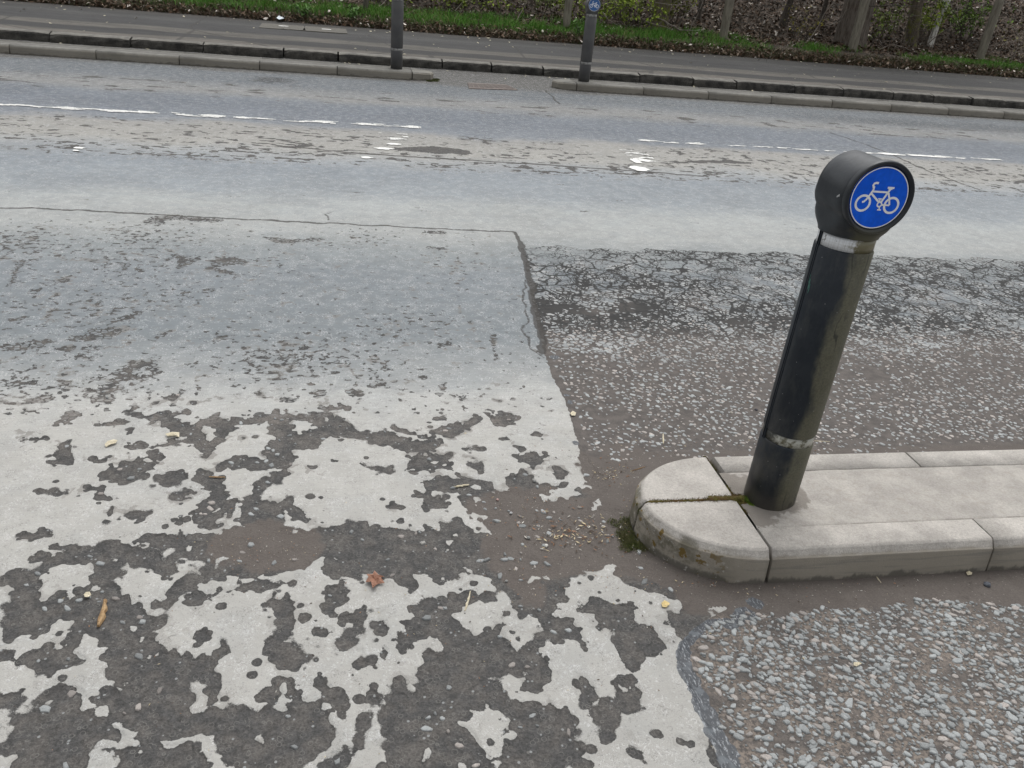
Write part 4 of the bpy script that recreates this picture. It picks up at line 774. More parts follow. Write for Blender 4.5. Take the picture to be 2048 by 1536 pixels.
# footway: bands of patched tarmac; tree shade is darkened into the colours
t = NT('footway_tarmac', .88); x, y, z = t.xyz(); yy = t.add(y, t.lp(t.noise(1.6, 4, .65, t.scaleP((.35, 1, 1))), .3, .7, -.13, .13))
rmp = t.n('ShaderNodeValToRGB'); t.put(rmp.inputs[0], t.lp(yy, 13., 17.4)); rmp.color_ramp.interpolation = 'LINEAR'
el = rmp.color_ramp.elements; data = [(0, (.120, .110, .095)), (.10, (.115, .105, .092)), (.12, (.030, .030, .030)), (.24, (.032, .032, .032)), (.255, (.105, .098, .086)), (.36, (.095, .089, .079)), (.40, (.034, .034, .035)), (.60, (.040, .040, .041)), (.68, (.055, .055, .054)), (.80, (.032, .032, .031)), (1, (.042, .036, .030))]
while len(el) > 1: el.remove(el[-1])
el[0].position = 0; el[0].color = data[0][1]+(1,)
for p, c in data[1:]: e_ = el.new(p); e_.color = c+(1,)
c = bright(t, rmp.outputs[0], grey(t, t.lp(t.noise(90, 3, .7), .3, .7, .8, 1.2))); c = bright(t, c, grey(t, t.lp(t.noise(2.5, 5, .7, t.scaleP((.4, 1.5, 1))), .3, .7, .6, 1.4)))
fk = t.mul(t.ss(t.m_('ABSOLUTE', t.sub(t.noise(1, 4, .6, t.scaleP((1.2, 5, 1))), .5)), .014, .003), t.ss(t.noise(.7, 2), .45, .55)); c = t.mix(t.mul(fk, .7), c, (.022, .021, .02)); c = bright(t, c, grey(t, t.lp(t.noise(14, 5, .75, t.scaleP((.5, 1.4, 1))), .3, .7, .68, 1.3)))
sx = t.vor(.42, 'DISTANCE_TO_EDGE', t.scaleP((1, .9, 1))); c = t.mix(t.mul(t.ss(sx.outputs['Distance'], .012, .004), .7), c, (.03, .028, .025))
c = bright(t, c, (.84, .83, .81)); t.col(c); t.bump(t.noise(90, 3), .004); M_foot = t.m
X, Y = np.meshgrid(np.linspace(-16, 30, 240), np.linspace(KY+KW+.002, 17.9, 60), indexing='ij'); X, Y = X.ravel(), Y.ravel(); Z = .121+fbm(X, Y, .8, 2, 3)*.006
n = np.arange(240*60).reshape(240, 60); GF = np.stack([n[:-1, :-1], n[1:, :-1], n[1:, 1:], n[:-1, 1:]], -1).reshape(-1, 4)
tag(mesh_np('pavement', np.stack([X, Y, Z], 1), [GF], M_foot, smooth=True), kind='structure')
us = empty('utility_cover', (0, 0, 0), 'pair of pale slabs with white marks set in the far footway below the white litter', 'utility cover')
M_slab = plain('slab', (.105, .10, .085), (.13, .122, .105), 12)
for (a, b) in (((524, 46), (608, 52)), ((611, 52), (692, 58))):
    p0, p1 = at(a[0], a[1], .13), at(b[0], b[1], .13); p2, p3 = at(b[0]+3, b[1]+9, .13), at(a[0]-6, a[1]+9, .13)
    bm = bmesh.new(); vt = [bm.verts.new((p[0], p[1], .132)) for p in (p3, p2, p1, p0)]; vb = [bm.verts.new((p[0], p[1], .1)) for p in (p3, p2, p1, p0)]; bm.faces.new(vt); bm.faces.new(vb[::-1])
    for i in range(4): bm.faces.new((vb[i], vb[(i+1) % 4], vt[(i+1) % 4], vt[i]))
    from_bm('slab', bm, M_slab, us)
for px in (567, 653):
    py = 52 if px < 600 else 58.5; c_ = at(px, py, .134); bm = bmesh.new(); bmbox(bm, c_[0]-.08, c_[0]+.08, c_[1]-.035, c_[1]+.035, .1325, .136); from_bm('white_mark', bm, M_paint, us)

def bank_z(x, y):
    x = np.asarray(x, float); y = np.asarray(y, float); v = np.interp(y, [17.2, 17.35, 17.7, 18.6, 19.6, 21, 26, 40, 70], [.08, .15, .25, .34, .42, .95, 3.2, 9.5, 16])
    lo = sstep(2, -5, x)*sstep(18.4, 21, y); v = v*(1-.45*lo)
    return v+fbm(x, y, .55, 3, 4)*.10*sstep(17.4, 19.5, y)+fbm(x, y, 3, 2, 5)*.04*sstep(17.3, 17.8, y)
X, Y = np.meshgrid(np.linspace(-18, 44, 420), np.concatenate([np.linspace(17.2, 24, 150), np.linspace(24.3, 70, 60)]), indexing='ij'); sh = X.shape; X, Y = X.ravel(), Y.ravel()
n = np.arange(X.size).reshape(sh); BF = np.stack([n[:-1, :-1], n[1:, :-1], n[1:, 1:], n[:-1, 1:]], -1).reshape(-1, 4)
t = NT('bank_soil', .95); t.col(bright(t, t.mix(t.ss(t.noise(3, 4, .7), .4, .6), (.045, .035, .026), (.095, .072, .055)), grey(t, t.lp(t.noise(40, 4, .7), .3, .7, .5, 1.5)))); t.bump(t.noise(18, 4), .05); M_soil = t.m
EDGEY = lambda x: 17.32+.07*fbm(x, x*0, .9, 2, 3)
tag(mesh_np('bank', np.stack([X, Y+np.where(Y < 17.5, fbm(X, X*0, 2.2, 3, 6)*.10, 0), bank_z(X, Y)], 1), [BF], M_soil, smooth=True), kind='structure')

# grass, dead grass, leaf litter
def blades(x, y, h, w, seed, lean=.5, colf=None):
    rg = np.random.default_rng(seed); n = len(x); z = bank_z(x, y); az = rg.uniform(0, 2*np.pi, n); d = np.stack([np.cos(az), np.sin(az), 0*az], 1)*w[:, None]
    l = rg.normal(0, lean, (n, 2))*h[:, None]; b = np.stack([x, y, z-.02], 1); m = b+np.stack([l[:, 0]*.35, l[:, 1]*.35, h*.6], 1); tp = b+np.stack([l[:, 0], l[:, 1], h*rg.uniform(.8, 1, n)], 1)
    V = np.stack([b-d, b+d, m+d*.7, m-d*.7, tp], 1).reshape(-1, 3); k = np.arange(n)[:, None]*5
    return V, k+np.array([[0, 1, 2, 3]]), k+np.array([[3, 2, 4]])
def colmat(name, rough=.8, transl=0):
    t = NT(name, rough); t.col(t.attr('col', 'Color')); t.b.inputs['Specular IOR Level'].default_value = .25; return t.m
M_leafc = colmat('leaf_colours'); M_grassc = colmat('grass_colours', .7)
rg = np.random.default_rng(21); N = 95000
x = rg.uniform(-9, 22, N); y = 17.45+rg.beta(1.6, 1.8, N)*1.75; pt = fbm(x, y, .7, 3, 9); k = (rg.random(N) < np.clip(.75+pt*1.4, 0, 1)) & ((x < 9) | (rg.random(N) < np.clip(.55+pt*1.5-.5*(y > 18.4), 0, 1))); x, y = x[k], y[k]
h = rg.uniform(.06, .2, x.size)*np.where(x < 8, 1, .75)*(1+.9*fbm(x, y, 1.6, 3, 61)); V, f4, f3 = blades(x, y, h, np.full(x.size, .005), 1)
g = rg.uniform(.6, 1.3, x.size)[:, None]*np.array([.095, .235, .030]); yl = rg.random(x.size) < .12; g[yl] = np.array([.19, .19, .07])*rg.uniform(.7, 1.2, (yl.sum(), 1))
tag(mesh_np('grass', V, [f4, f3], M_grassc, attrs=dict(col=np.repeat(g, 5, 0))), 'fresh green grass along the verge under the wire fence', 'grass', kind='stuff')
N = 42000; x = rg.uniform(-9, 22, N); y = 17.26+rg.beta(1.3, 2.6, N)*.75; h = rg.uniform(.04, .14, N); V, f4, f3 = blades(x, y, h, np.full(N, .005), 2, 1.3)
g = rg.uniform(.5, 1.4, N)[:, None]*np.array([.10, .08, .05]); gl = rg.random(N) < .2; g[gl] = np.array([.07, .11, .03]); pl = rg.random(N) < .08; g[pl] = np.array([.30, .25, .18])
tag(mesh_np('dead_grass', V, [f4, f3], M_grassc, attrs=dict(col=np.repeat(g, 5, 0))), 'matted brown dead grass on the front edge of the verge', 'dead grass', kind='stuff')
def leaves(x, y, z, size, col, seed, tilt=.6, elong=1.5):
    rg = np.random.default_rng(seed); n = len(x); az = rg.uniform(0, 2*np.pi, n); u = np.stack([np.cos(az), np.sin(az), rg.normal(0, tilt, n)], 1); u /= np.linalg.norm(u, axis=1)[:, None]
    w = np.stack([-np.sin(az), np.cos(az), rg.normal(0, tilt, n)], 1); w /= np.linalg.norm(w, axis=1)[:, None]; c = np.stack([x, y, z], 1); s = size[:, None]
    up = np.cross(u, w)*s*rg.uniform(-.25, .25, (n, 1))
    V = np.stack([c-u*s*elong/2, c-w*s*.42-u*s*.1+up, c+w*s*.0, c+w*s*.42-u*s*.1+up, c+u*s*elong/2], 1).reshape(-1, 3); k = np.arange(n)[:, None]*5
    return V, np.concatenate([k+np.array([[0, 1, 2]]), k+np.array([[1, 4, 2]]), k+np.array([[2, 4, 3]]), k+np.array([[0, 2, 3]])]), np.repeat(col, 5, 0)
def litter_col(n, rg):
    p = rg.random(n); c = np.zeros((n, 3)); base = rg.uniform(.5, 1.35, n)[:, None]
    base = base*.78; c[:] = np.array([.100, .070, .048])*base; c *= np.array([1.05, .92, .82]); m = p > .45; c[m] = (np.array([.15, .108, .076])*base)[m]; m = p > .78; c[m] = (np.array([.24, .185, .14])*base)[m]; m = p > .95; c[m] = (np.array([.85, .78, .70])*base)[m]
    return c
N = 62000; x = rg.uniform(-9, 26, N); y = 18.3+rg.beta(1.0, 1.6, N)*7; z = bank_z(x, y)+rg.uniform(.0, .05, N)
V, F, cc = leaves(x, y, z, rg.uniform(.035, .085, N), litter_col(N, rg), 4)
tag(mesh_np('leaf_litter', V, [F], M_leafc, attrs=dict(col=cc)), 'brown and pale fallen leaves covering the wooded bank', 'leaf litter', kind='stuff')
N = 7000; x = rg.uniform(-9, 22, N); y = 17.22+rg.beta(1.4, 3.2, N)*.7; z = bank_z(x, y)+rg.uniform(.01, .07, N); z = np.maximum(z, .13)
V, F, cc = leaves(x, y, z, rg.uniform(.03, .075, N), litter_col(N, rg)*1.35, 6, .7)
tag(mesh_np('leaf_litter', V, [F], M_leafc, attrs=dict(col=cc)), 'dry leaves drifted along the back edge of the far footway', 'leaf litter', kind='stuff')
N = 420; x = rg.uniform(-9, 20, N); y = rg.choice([0, 1, 2], N, p=[.35, .3, .35]); y = np.where(y == 0, rg.uniform(12.2, 12.85, N), np.where(y == 1, rg.uniform(13.1, 17, N), rg.uniform(16.3, 17.3, N))); z = np.where(y < 12.9, .006, .130)
cc_ = np.array([.5, .46, .34])*rg.uniform(.5, 1.2, (N, 1)); V, F, cc = leaves(x, y, z+.004, rg.uniform(.018, .05, N), cc_, 7, .15)
tag(mesh_np('petal_litter', V, [F], M_leafc, attrs=dict(col=cc)), 'small pale fallen petals and leaf scraps scattered over the far footway and gutter', 'leaf scraps', kind='stuff')

# ------------------------------------------------------------------ tubes, trees, fence
class TM:
    def __init__(s): s.V, s.F = [], []
    def tube(s, pts, rad, k=6):
        pts = [Vector(p) for p in pts]; b0 = len(s.V); n = len(pts)
        for i, p in enumerate(pts):
            d = (pts[min(i+1, n-1)]-pts[max(i-1, 0)]); d = d.normalized() if d.length > 1e-9 else Vector((0, 0, 1)); a = d.orthogonal().normalized() if abs(d.z) < .9 else Vector((1, 0, 0)).cross(d).normalized(); a = (Vector((0, 0, 1)).cross(d)).normalized() if abs(d.z) < .9 else a; b = d.cross(a)
            r = rad[i] if isinstance(rad, (list, tuple)) else rad
            for j in range(k): an = j*math.tau/k; s.V.append(tuple(p+(a*math.cos(an)+b*math.sin(an))*r*(1+.0*j)))
        for i in range(n-1):
            for j in range(k): s.F.append((b0+i*k+j, b0+i*k+(j+1) % k, b0+(i+1)*k+(j+1) % k, b0+(i+1)*k+j))
    def build(s, name, mat, parent=None): return mesh_np(name, s.V, [s.F], mat, parent, smooth=True)
def bark(name, c1, c2, moss=None):
    t = NT(name, .92); c = t.mix(t.ss(t.noise(1, 5, .65, t.scaleP((22, 22, 4))), .35, .65), c1, c2)
    if moss: c = t.mix(t.mul(t.ss(t.noise(7, 4, .7), .46, .6), t.ss(t.xyz()[2], moss, moss-.5)), c, (.13, .14, .025))
    t.col(c); t.bump(t.noise(1, 4, .6, t.scaleP((40, 40, 8))), .02); return t.m
M_bark = bark('brown_bark', (.075, .058, .046), (.17, .145, .12)); M_barkm = bark('mossy_bark', (.07, .055, .04), (.15, .12, .09), 1.0); M_birch = bark('birch_bark', (.75, .74, .70), (.35, .32, .28)); M_dkbark = bark('dark_bark', (.04, .033, .027), (.09, .075, .06))
M_twig = bark('grey_twig', (.21, .18, .15), (.33, .29, .25)); M_dtwig = bark('brown_twig', (.07, .055, .045), (.14, .115, .09))
M_fol = colmat('foliage_colours', .65)
def local(pts, o): return [(p[0]-o[0], p[1]-o[1], p[2]-o[2]) for p in pts]
def wander(p, d, L, n, amp, rg, droop=0):
    out = [Vector(p)]; d = Vector(d).normalized()
    for i in range(n): d = (d+Vector((rg.gauss(0, amp), rg.gauss(0, amp), rg.gauss(0, amp)-droop))).normalized(); out.append(out[-1]+d*L/n)
    return out
def crown(name, centers, n, size, base, seed, parent):
    rg = np.random.default_rng(seed); P = np.array([tuple(c[:3]) for c in centers]); r = np.array([c[3] for c in centers]); i = rg.integers(0, len(P), n)
    g = rg.normal(size=(n, 3)); g /= np.linalg.norm(g, axis=1)[:, None]; q = P[i]+g*(r[i]*rg.random(n)**.45)[:, None]
    cb = 1+rg.normal(0, .28, len(P))[i]; col = np.array(base)[None]*(cb*rg.uniform(.6, 1.35, n)).clip(.35, 1.9)[:, None]
    V, F, cc = leaves(q[:, 0], q[:, 1], q[:, 2], size*rg.uniform(.6, 1.3, n), col, seed+1, .9, 1.6)
    return mesh_np(name, V, [F], M_fol, parent, attrs=dict(col=cc))
def tree(px, py, Y, wpx, label, mat, seed, lean=(0, 0), H=7.5, forks=1, group='trees on the wooded bank', leaf=True, name='tree'):
    rg = random.Random(seed); X, Z = at_y(px, py, Y); Z = float(bank_z(np.array([X]), np.array([Y]))[0])-.05; r = wpx/92*Y/18/2*1.0*(18/18)
    o = empty(name, (X, Y, Z), label, 'tree', group); T = TM(); ends = []
    for f in range(forks):
        a = f*.9+rg.random(); dx = (f-(forks-1)/2)*r*1.3
        pts = [Vector((dx*.5, 0, -.2)), Vector((dx*.6, 0, 0))]+[]; p = Vector((dx, 0, .05)); L = H*rg.uniform(.85, 1.1); n = 14; rad = [r*1.45, r*1.28]
        d = Vector((lean[0]+(f-(forks-1)/2)*.12, lean[1], 1)).normalized()
        for i in range(n):
            pts.append(p.copy()); rad.append(r*(1-.8*i/n)*(1.08 if i == 0 else 1)); d = (d+Vector((rg.gauss(0, .05), rg.gauss(0, .05), .03))).normalized(); p = p+d*L/n
        T.tube(pts, rad, 12)
        for i in range(5, n+1):
            for q in range(2):
                az = rg.uniform(0, math.tau); w = wander(pts[i], (math.cos(az), math.sin(az), .6), rg.uniform(.8, 2.0)*(1.2-.5*i/n), 6, .16, rg); T.tube(w, [rad[i]*.4*(1-.13*k) for k in range(7)], 5); ends += [w[3], w[5], w[6]]
    T.build('trunk', mat, o)
    if leaf: crown('crown', [(e.x, e.y, e.z, rg.uniform(.25, .55)) for e in ends], 2600, .055, (.10, .15, .03), seed, o)
    return o
tree(1318, 45, 19.3, 34, 'mossy tree trunk right behind the far bicycle bollard', M_barkm, 1, (.03, 0))
tree(1697, 95, 19.2, 40, 'thick brown forked tree trunk behind the middle leaning fence post', M_bark, 2, (.02, 0), forks=2)
tree(1822, 85, 19.6, 26, 'brown tree with a mossy foot between two right hand fence posts', M_barkm, 3, (-.05, .02))
tree(1868, 62, 19.9, 13, 'thin white barked birch stem leaning right beside the mossy footed tree', M_birch, 4, (.14, .05), H=5)
tree(1563, 55, 20.2, 13, 'slim brown sapling among the leaf litter between two fence posts', M_dkbark, 5, (.05, 0), H=5)
tree(1395, 50, 20, 9, 'slender dark sapling behind the pale fallen branches', M_dkbark, 6, (.02, 0), H=5)
tree(1640, 45, 20.4, 9, 'thin dark stem left of the thick forked trunk', M_dkbark, 7, (.1, 0), H=4.5)
tree(1925, 40, 20.6, 10, 'thin dark stem between the birch and the right fence post', M_dkbark, 8, (.08, 0), H=4.5)
tree(1240, 30, 20.0, 22, 'brown trunk partly hidden by leafy shrubs right of the bicycle bollard', M_bark, 9, (.0, 0))

# wire fence: posts and netting
M_postw = bark('weathered_post', (.15, .135, .105), (.25, .23, .185)); M_posto = bark('old_post', (.075, .068, .055), (.14, .125, .10))
t = NT('fence_wire', .6); t.col((.12, .115, .10)); t.b.inputs['Metallic'].default_value = .5; M_wire = t.m
fence = empty('wire_fence', (0, 18.45, 0), 'wire netting fence on round weathered wooden posts along the bank', 'fence')
FP = [(-7.6, 14, M_posto), (-3.32, 14, M_posto), (.35, 12, M_posto), (4.53, 17, M_postw), (8.08, 19, M_postw), (11.22, 21, M_postw), (14.53, 20, M_postw), (18.1, 20, M_postw), (21.5, 20, M_postw)]
for i, (X, w, mt) in enumerate(FP):
    T = TM(); Z = float(bank_z(np.array([X]), np.array([18.45]))[0]); r = w/92/2*.92; rr_ = random.Random(i); lx = rr_.uniform(-.02, .05)
    T.tube([(X+lx*k*.3, 0, Z-.2+k*.35) for k in range(6)]+[(X+lx*1.5, 0, Z+1.552)], [r*random.uniform(.96, 1.04) for _ in range(6)]+[.002], 12)
    T.build('post', mt, fence)
T = TM()
for k, h in enumerate([.04, .16, .28, .40, .54, .68, .84, 1.0, 1.15]):
    pts = []
    for X in np.arange(-8, 22, .6): pts.append((X, -.01+random.uniform(-.01, .01), float(bank_z(np.array([X]), np.array([18.45]))[0])+h+random.uniform(-.008, .008)))
    T.tube(pts, .0022, 3)
for X in np.arange(-8, 22, .10):
    z = float(bank_z(np.array([X]), np.array([18.45]))[0]); T.tube([(X, -.012, z), (X+.004, -.012, z+1.15)], .0018, 3)
T.build('wire_netting', M_wire, fence)

# shrubs in fresh leaf, brambles and bare branches
def shrub(X, Y, H, Wd, label, seed, nleaf, base=(.25, .33, .04), twig=M_dtwig, size=.05, group='leafy shrubs behind the fence'):
    rg = random.Random(seed); Z = float(bank_z(np.array([X]), np.array([Y]))[0]); o = empty('shrub', (X, Y, Z), label, 'shrub', group); T = TM(); ends = []
    for s_ in range(int(9*Wd)+4):
        az = rg.uniform(0, math.tau); b = (rg.gauss(0, Wd*.28), rg.gauss(0, .12), -.03); w = wander(b, (math.cos(az)*.45, math.sin(az)*.35, 1), H*rg.uniform(.6, 1.15), 8, .14, rg); T.tube(w, [.011*(1-.1*k) for k in range(9)], 4)
        for q in range(5):
            i = rg.randint(2, 8); az = rg.uniform(0, math.tau); w2 = wander(w[i], (math.cos(az), math.sin(az), .35), H*rg.uniform(.15, .4), 4, .25, rg); T.tube(w2, .004, 3); ends += [w2[2], w2[4]]
        ends += [w[5], w[7]]
    T.build('stems', twig, o)
    if nleaf: crown('foliage', [(e.x, e.y, e.z, rg.uniform(.05, .14)) for e in ends if rg.random() < .75], nleaf, size, base, seed, o)
    return o
shrub(.9, 19.3, .9, .8, 'leafy green shrub just right of the left far bollard', 31, 700)
shrub(2.0, 19.5, 1.1, .9, 'yellow green shrub left of the thin leaning stick behind the fence', 32, 900)
shrub(3.2, 19.4, 1.0, .9, 'yellow green shrub midway between the far bollard and the pale post', 33, 800)
shrub(4.1, 19.6, 1.2, .6, 'dark stemmed shrub directly left of the pale round fence post', 34, 600, (.13, .17, .04))
shrub(5.3, 19.3, 1.0, .7, 'yellow green shrub right of the pale round fence post', 35, 800)
shrub(6.1, 19.2, .9, .7, 'bright green shrub directly right of the bicycle bollard head', 36, 700)
shrub(-.6, 19.5, .8, .9, 'low green shrub behind the white litter at the left', 37, 500, (.13, .2, .04))
shrub(-3.4, 19.6, .9, 1.2, 'low shrub behind the verge at the far left', 38, 400, (.13, .2, .04))
shrub(12.6, 19.6, 1.1, .7, 'thin green shrub right of the middle leaning fence post', 39, 500, (.16, .22, .04))
shrub(14.0, 20.0, 1.3, .9, 'yellow green shrub behind the right hand leaning fence post', 40, 1100)
shrub(15.4, 20.2, 1.2, 1.0, 'sprawling green shrub at the right edge of the photo', 41, 1000, (.13, .22, .035))
shrub(7.2, 19.7, 1.0, .6, 'mossy green shrub behind the pale fallen branches', 42, 500, (.15, .17, .02))
shrub(12.9, 19.2, .9, 1.1, 'leafless brown bramble clump between the two right hand posts', 43, 0)
shrub(9.0, 19.9, .9, .9, 'leafless brown brush right of the fence post near the fallen branches', 44, 0)
shrub(10.4, 19.4, .9, .8, 'bare brown twigs left of the thick forked trunk', 45, 120, (.2, .18, .03))
shrub(16.3, 19.2, .8, .8, 'bare straw coloured stems at the right edge of the verge', 46, 100, (.2, .2, .05), M_twig)
def plant(X, Y, label, seed, n=160):
    rg = random.Random(seed); Z = float(bank_z(np.array([X]), np.array([Y]))[0]); o = empty('weed', (X, Y, Z), label, 'plant', 'broad leaved weeds on the verge'); T = TM(); e = []
    for k in range(5): az = rg.uniform(0, math.tau); w = wander((0, 0, 0), (math.cos(az)*.5, math.sin(az)*.5, 1), rg.uniform(.12, .34), 4, .1, rg); T.tube(w, .004, 4); e += w[1:]
    T.build('stem', M_dtwig, o); crown('leaves', [(p.x, p.y, p.z, .05) for p in e], n, .05, (.10, .20, .05), seed, o)
plant(.05, 17.55, 'broad leaved weed on the verge left of the left far bollard', 51); plant(-.85, 17.5, 'low broad leaved weed beside the white paper litter', 52, 90); plant(4.65, 17.75, 'small weed at the foot of the pale fence post', 53, 60)
def branch(name, pts_px, Y, rad, label, mat=M_twig, group='bare branches on the bank', side=6, seed=1):
    rg = random.Random(seed); P = []
    for i, (px, py) in enumerate(pts_px): yy = Y+.12*math.sin(i*1.7+seed); X, Z = at_y(px, py, yy); P.append(Vector((X, yy, Z)))
    o = P[0].copy(); Q = [p-o for p in P]; D = []
    for a, b in zip(Q[:-1], Q[1:]): D += [a, a.lerp(b, .5)+Vector((rg.gauss(0, .015),)*3)]
    D.append(Q[-1]); T = TM(); T.tube(D, [rad*(1-.75*i/len(D)) for i in range(len(D))], 5)
    for q in range(side): i = rg.randint(1, len(D)-2); d = (D[i+1]-D[i]).normalized(); w = wander(D[i], (d.x+rg.gauss(0, .5), rg.gauss(0, .3), d.z+rg.gauss(0, .6)), rg.uniform(.15, .5), 5, .15, rg); T.tube(w, [rad*.4*(1-.15*k) for k in range(6)], 4)
    m = T.build(name, mat); m.location = o; tag(m, label, 'branch', group); return m
branch('bare_branch', [(1312, 35), (1340, 50), (1358, 60), (1400, 62), (1425, 68), (1432, 80)], 19.0, .02, 'pale fallen branch lying low behind the fence near the mossy trunk', seed=1)
branch('bare_branch', [(1356, 60), (1362, 38), (1385, 18), (1400, -5), (1410, -30)], 19.0, .013, 'pale curved branch rising left of the fence post beside the fallen branch', seed=2, side=3)
branch('bare_branch', [(1378, 62), (1395, 30), (1405, 5), (1412, -25)], 19.05, .012, 'second pale branch rising steeply beside the curved one', seed=3, side=3)
branch('bare_branch', [(1310, 5), (1345, 10), (1380, 11), (1400, 2)], 19.0, .010, 'thin pale branch arching across near the top by the mossy trunk', seed=4, side=3)
branch('bare_branch', [(1612, 88), (1635, 55), (1650, 25), (1680, -8)], 18.9, .013, 'straight grey branch leaning right toward the thick forked trunk', seed=5, side=4)
branch('bare_branch', [(1659, 50), (1680, 43), (1692, 20), (1700, -10)], 18.8, .013, 'curved pale branch crossing in front of the thick forked trunk', seed=6, side=2)
branch('bare_branch', [(1752, 102), (1775, 92), (1785, 88), (1812, 96), (1845, 118)], 18.7, .012, 'pale arched twig on the verge between the two right hand posts', seed=7, side=4)
branch('bare_branch', [(1745, 85), (1775, 55), (1800, 38), (1850, 30)], 18.9, .012, 'brown branch sloping up right from the verge between the right hand posts', M_dtwig, seed=8, side=5)
branch('bare_branch', [(1840, 100), (1870, 75), (1905, 50), (1915, 40)], 18.9, .013, 'brown bramble stem leaning towards the right hand fence post', M_dtwig, seed=9, side=6)
branch('bare_branch', [(1730, 12), (1790, 10), (1850, 12), (1880, 0)], 18.9, .013, 'long thin dark branch lying nearly level near the top right', M_dkbark, seed=10, side=4)
branch('bare_branch', [(1965, 125), (1985, 100), (2010, 72), (2030, 60)], 19.0, .013, 'dark branch rising right of the right hand fence post', M_dtwig, seed=11, side=5)
branch('bare_branch', [(1034, 40), (1045, 20), (1056, 0), (1062, -15)], 18.6, .009, 'thin leaning stick in the grass left of the pale fence post', seed=12, side=1)
branch('bare_branch', [(910, 22), (922, 8), (932, -8)], 18.7, .008, 'thin leaning stick above the grass right of the left bollard', seed=13, side=1)
branch('bare_branch', [(1102, 20), (1112, 12), (1125, 10), (1134, 4)], 18.7, .012, 'short pale crooked branch touching the pale fence post', seed=14, side=1)
branch('bare_branch', [(1206, 25), (1215, 38), (1228, 45)], 18.7, .011, 'grey crooked twig right of the bicycle bollard neck', seed=15, side=2)
branch('bare_branch', [(1290, 42), (1315, 50), (1345, 60)], 18.9, .015, 'pale fallen stick lying at the foot of the mossy trunk', seed=16, side=2)
branch('bare_branch', [(745, 20), (765, 8), (778, -6)], 18.7, .008, 'thin pale twig leaning behind the left far bollard', seed=17, side=2)

# ------------------------------------------------------------------ litter and debris
def poly_leaf(name, pts_px, z, mat, label, cat, curl=.01, seed=1, up=.004, group=None):
    rg = random.Random(seed); P = [at(px, py, z) for px, py in pts_px]; cx = sum(p[0] for p in P)/len(P); cy = sum(p[1] for p in P)/len(P); bm = bmesh.new(); n = len(P)
    mid = [((p[0]+cx)/2, (p[1]+cy)/2) for p in P]
    a = [bm.verts.new((p[0]-cx, p[1]-cy, up+rg.uniform(0, curl))) for p in P]; b = [bm.verts.new((p[0]-cx, p[1]-cy, up+curl*.5+rg.uniform(0, curl*.6))) for p in mid]; c = bm.verts.new((0, 0, up+curl*.3))
    for i in range(n): j = (i+1) % n; bm.faces.new((a[i], a[j], b[j], b[i])); bm.faces.new((b[i], b[j], c))
    bmesh.ops.recalc_face_normals(bm, faces=bm.faces)
    r = bmesh.ops.solidify(bm, geom=bm.faces[:], thickness=.0012)
    o = from_bm(name, bm, mat); o.location = (cx, cy, z); return tag(o, label, cat, group)
M_brownleaf = plain('brown_leaf', (.24, .115, .07), (.36, .19, .13), 30, .7, .003); M_straw = plain('straw', (.52, .46, .32), (.66, .60, .46), 50, .7, .002); M_bark2 = plain('bark_chip', (.30, .17, .07), (.50, .34, .18), 60, .7, .004)
poly_leaf('dead_leaf', [(731, 1168), (737, 1160), (733, 1153), (745, 1155), (749, 1148), (757, 1152), (768, 1155), (762, 1163), (769, 1170), (755, 1172), (752, 1180), (745, 1182), (742, 1172)], 0, M_brownleaf, 'crumpled reddish brown dead leaf lying on the pale road patch', 'leaf', .014, 3)
def chunk(name, a_px, b_px, w, h, mat, label, cat, seed, z=0., ragged=.25, group=None):
    rg = random.Random(seed); A, B = Vector(at(*a_px, z)), Vector(at(*b_px, z)); L = (B-A).length; d = (B-A)/L; nn = Vector((-d.y, d.x)); m = (A+B)/2; bm = bmesh.new(); rows = []; n = 9
    for i in range(n):
        f = i/(n-1); ww = w*(math.sin(math.pi*min(max(f, .06), .94))**.45)*rg.uniform(1-ragged, 1+ragged)/2; cx = (f-.5)*L; off = rg.uniform(-.12, .12)*w
        c = d*cx+nn*off; rows.append([bm.verts.new((c.x-nn.x*ww, c.y-nn.y*ww, .0002)), bm.verts.new((c.x-nn.x*ww*.7, c.y-nn.y*ww*.7, h*rg.uniform(.6, .9))), bm.verts.new((c.x, c.y, h*rg.uniform(.85, 1.15))), bm.verts.new((c.x+nn.x*ww*.75, c.y+nn.y*ww*.75, h*rg.uniform(.5, .8))), bm.verts.new((c.x+nn.x*ww, c.y+nn.y*ww, .0002))])
    for r0, r1 in zip(rows[:-1], rows[1:]):
        for i in range(5): j = (i+1) % 5; bm.faces.new((r0[i], r1[i], r1[j], r0[j]))
    bm.faces.new(rows[0][::-1]); bm.faces.new(rows[-1]); o = from_bm(name, bm, mat); o.location = (m.x, m.y, z); return tag(o, label, cat, group)
chunk('bark_chip', (198, 1254), (212, 1202), .017, .009, M_bark2, 'long orange brown bark chip on the dark patch at the left', 'bark chip', 1)
chunk('straw_piece', (930, 1222), (941, 1184), .006, .004, M_straw, 'upright pale straw crossing a dark lobe right of the dead leaf', 'straw', 2, group='straw pieces')
chunk('straw_piece', (908, 974), (938, 970), .009, .004, M_straw, 'plump pale straw lying on the dark patch left of the brown silt', 'straw', 3, group='straw pieces')
chunk('straw_piece', (418, 954), (450, 955), .006, .003, M_bark2, 'flat tan sliver on the dark patch in the left middle', 'straw', 4, group='straw pieces')
chunk('straw_piece', (1628, 882), (1660, 884), .004, .003, M_straw, 'thin straw on the brown silt just right of the near bollard', 'straw', 5, group='straw pieces')
chunk('straw_piece', (1326, 868), (1327, 888), .006, .003, M_straw, 'short straw on the silt above the rear kerb of the near island', 'straw', 6, group='straw pieces')
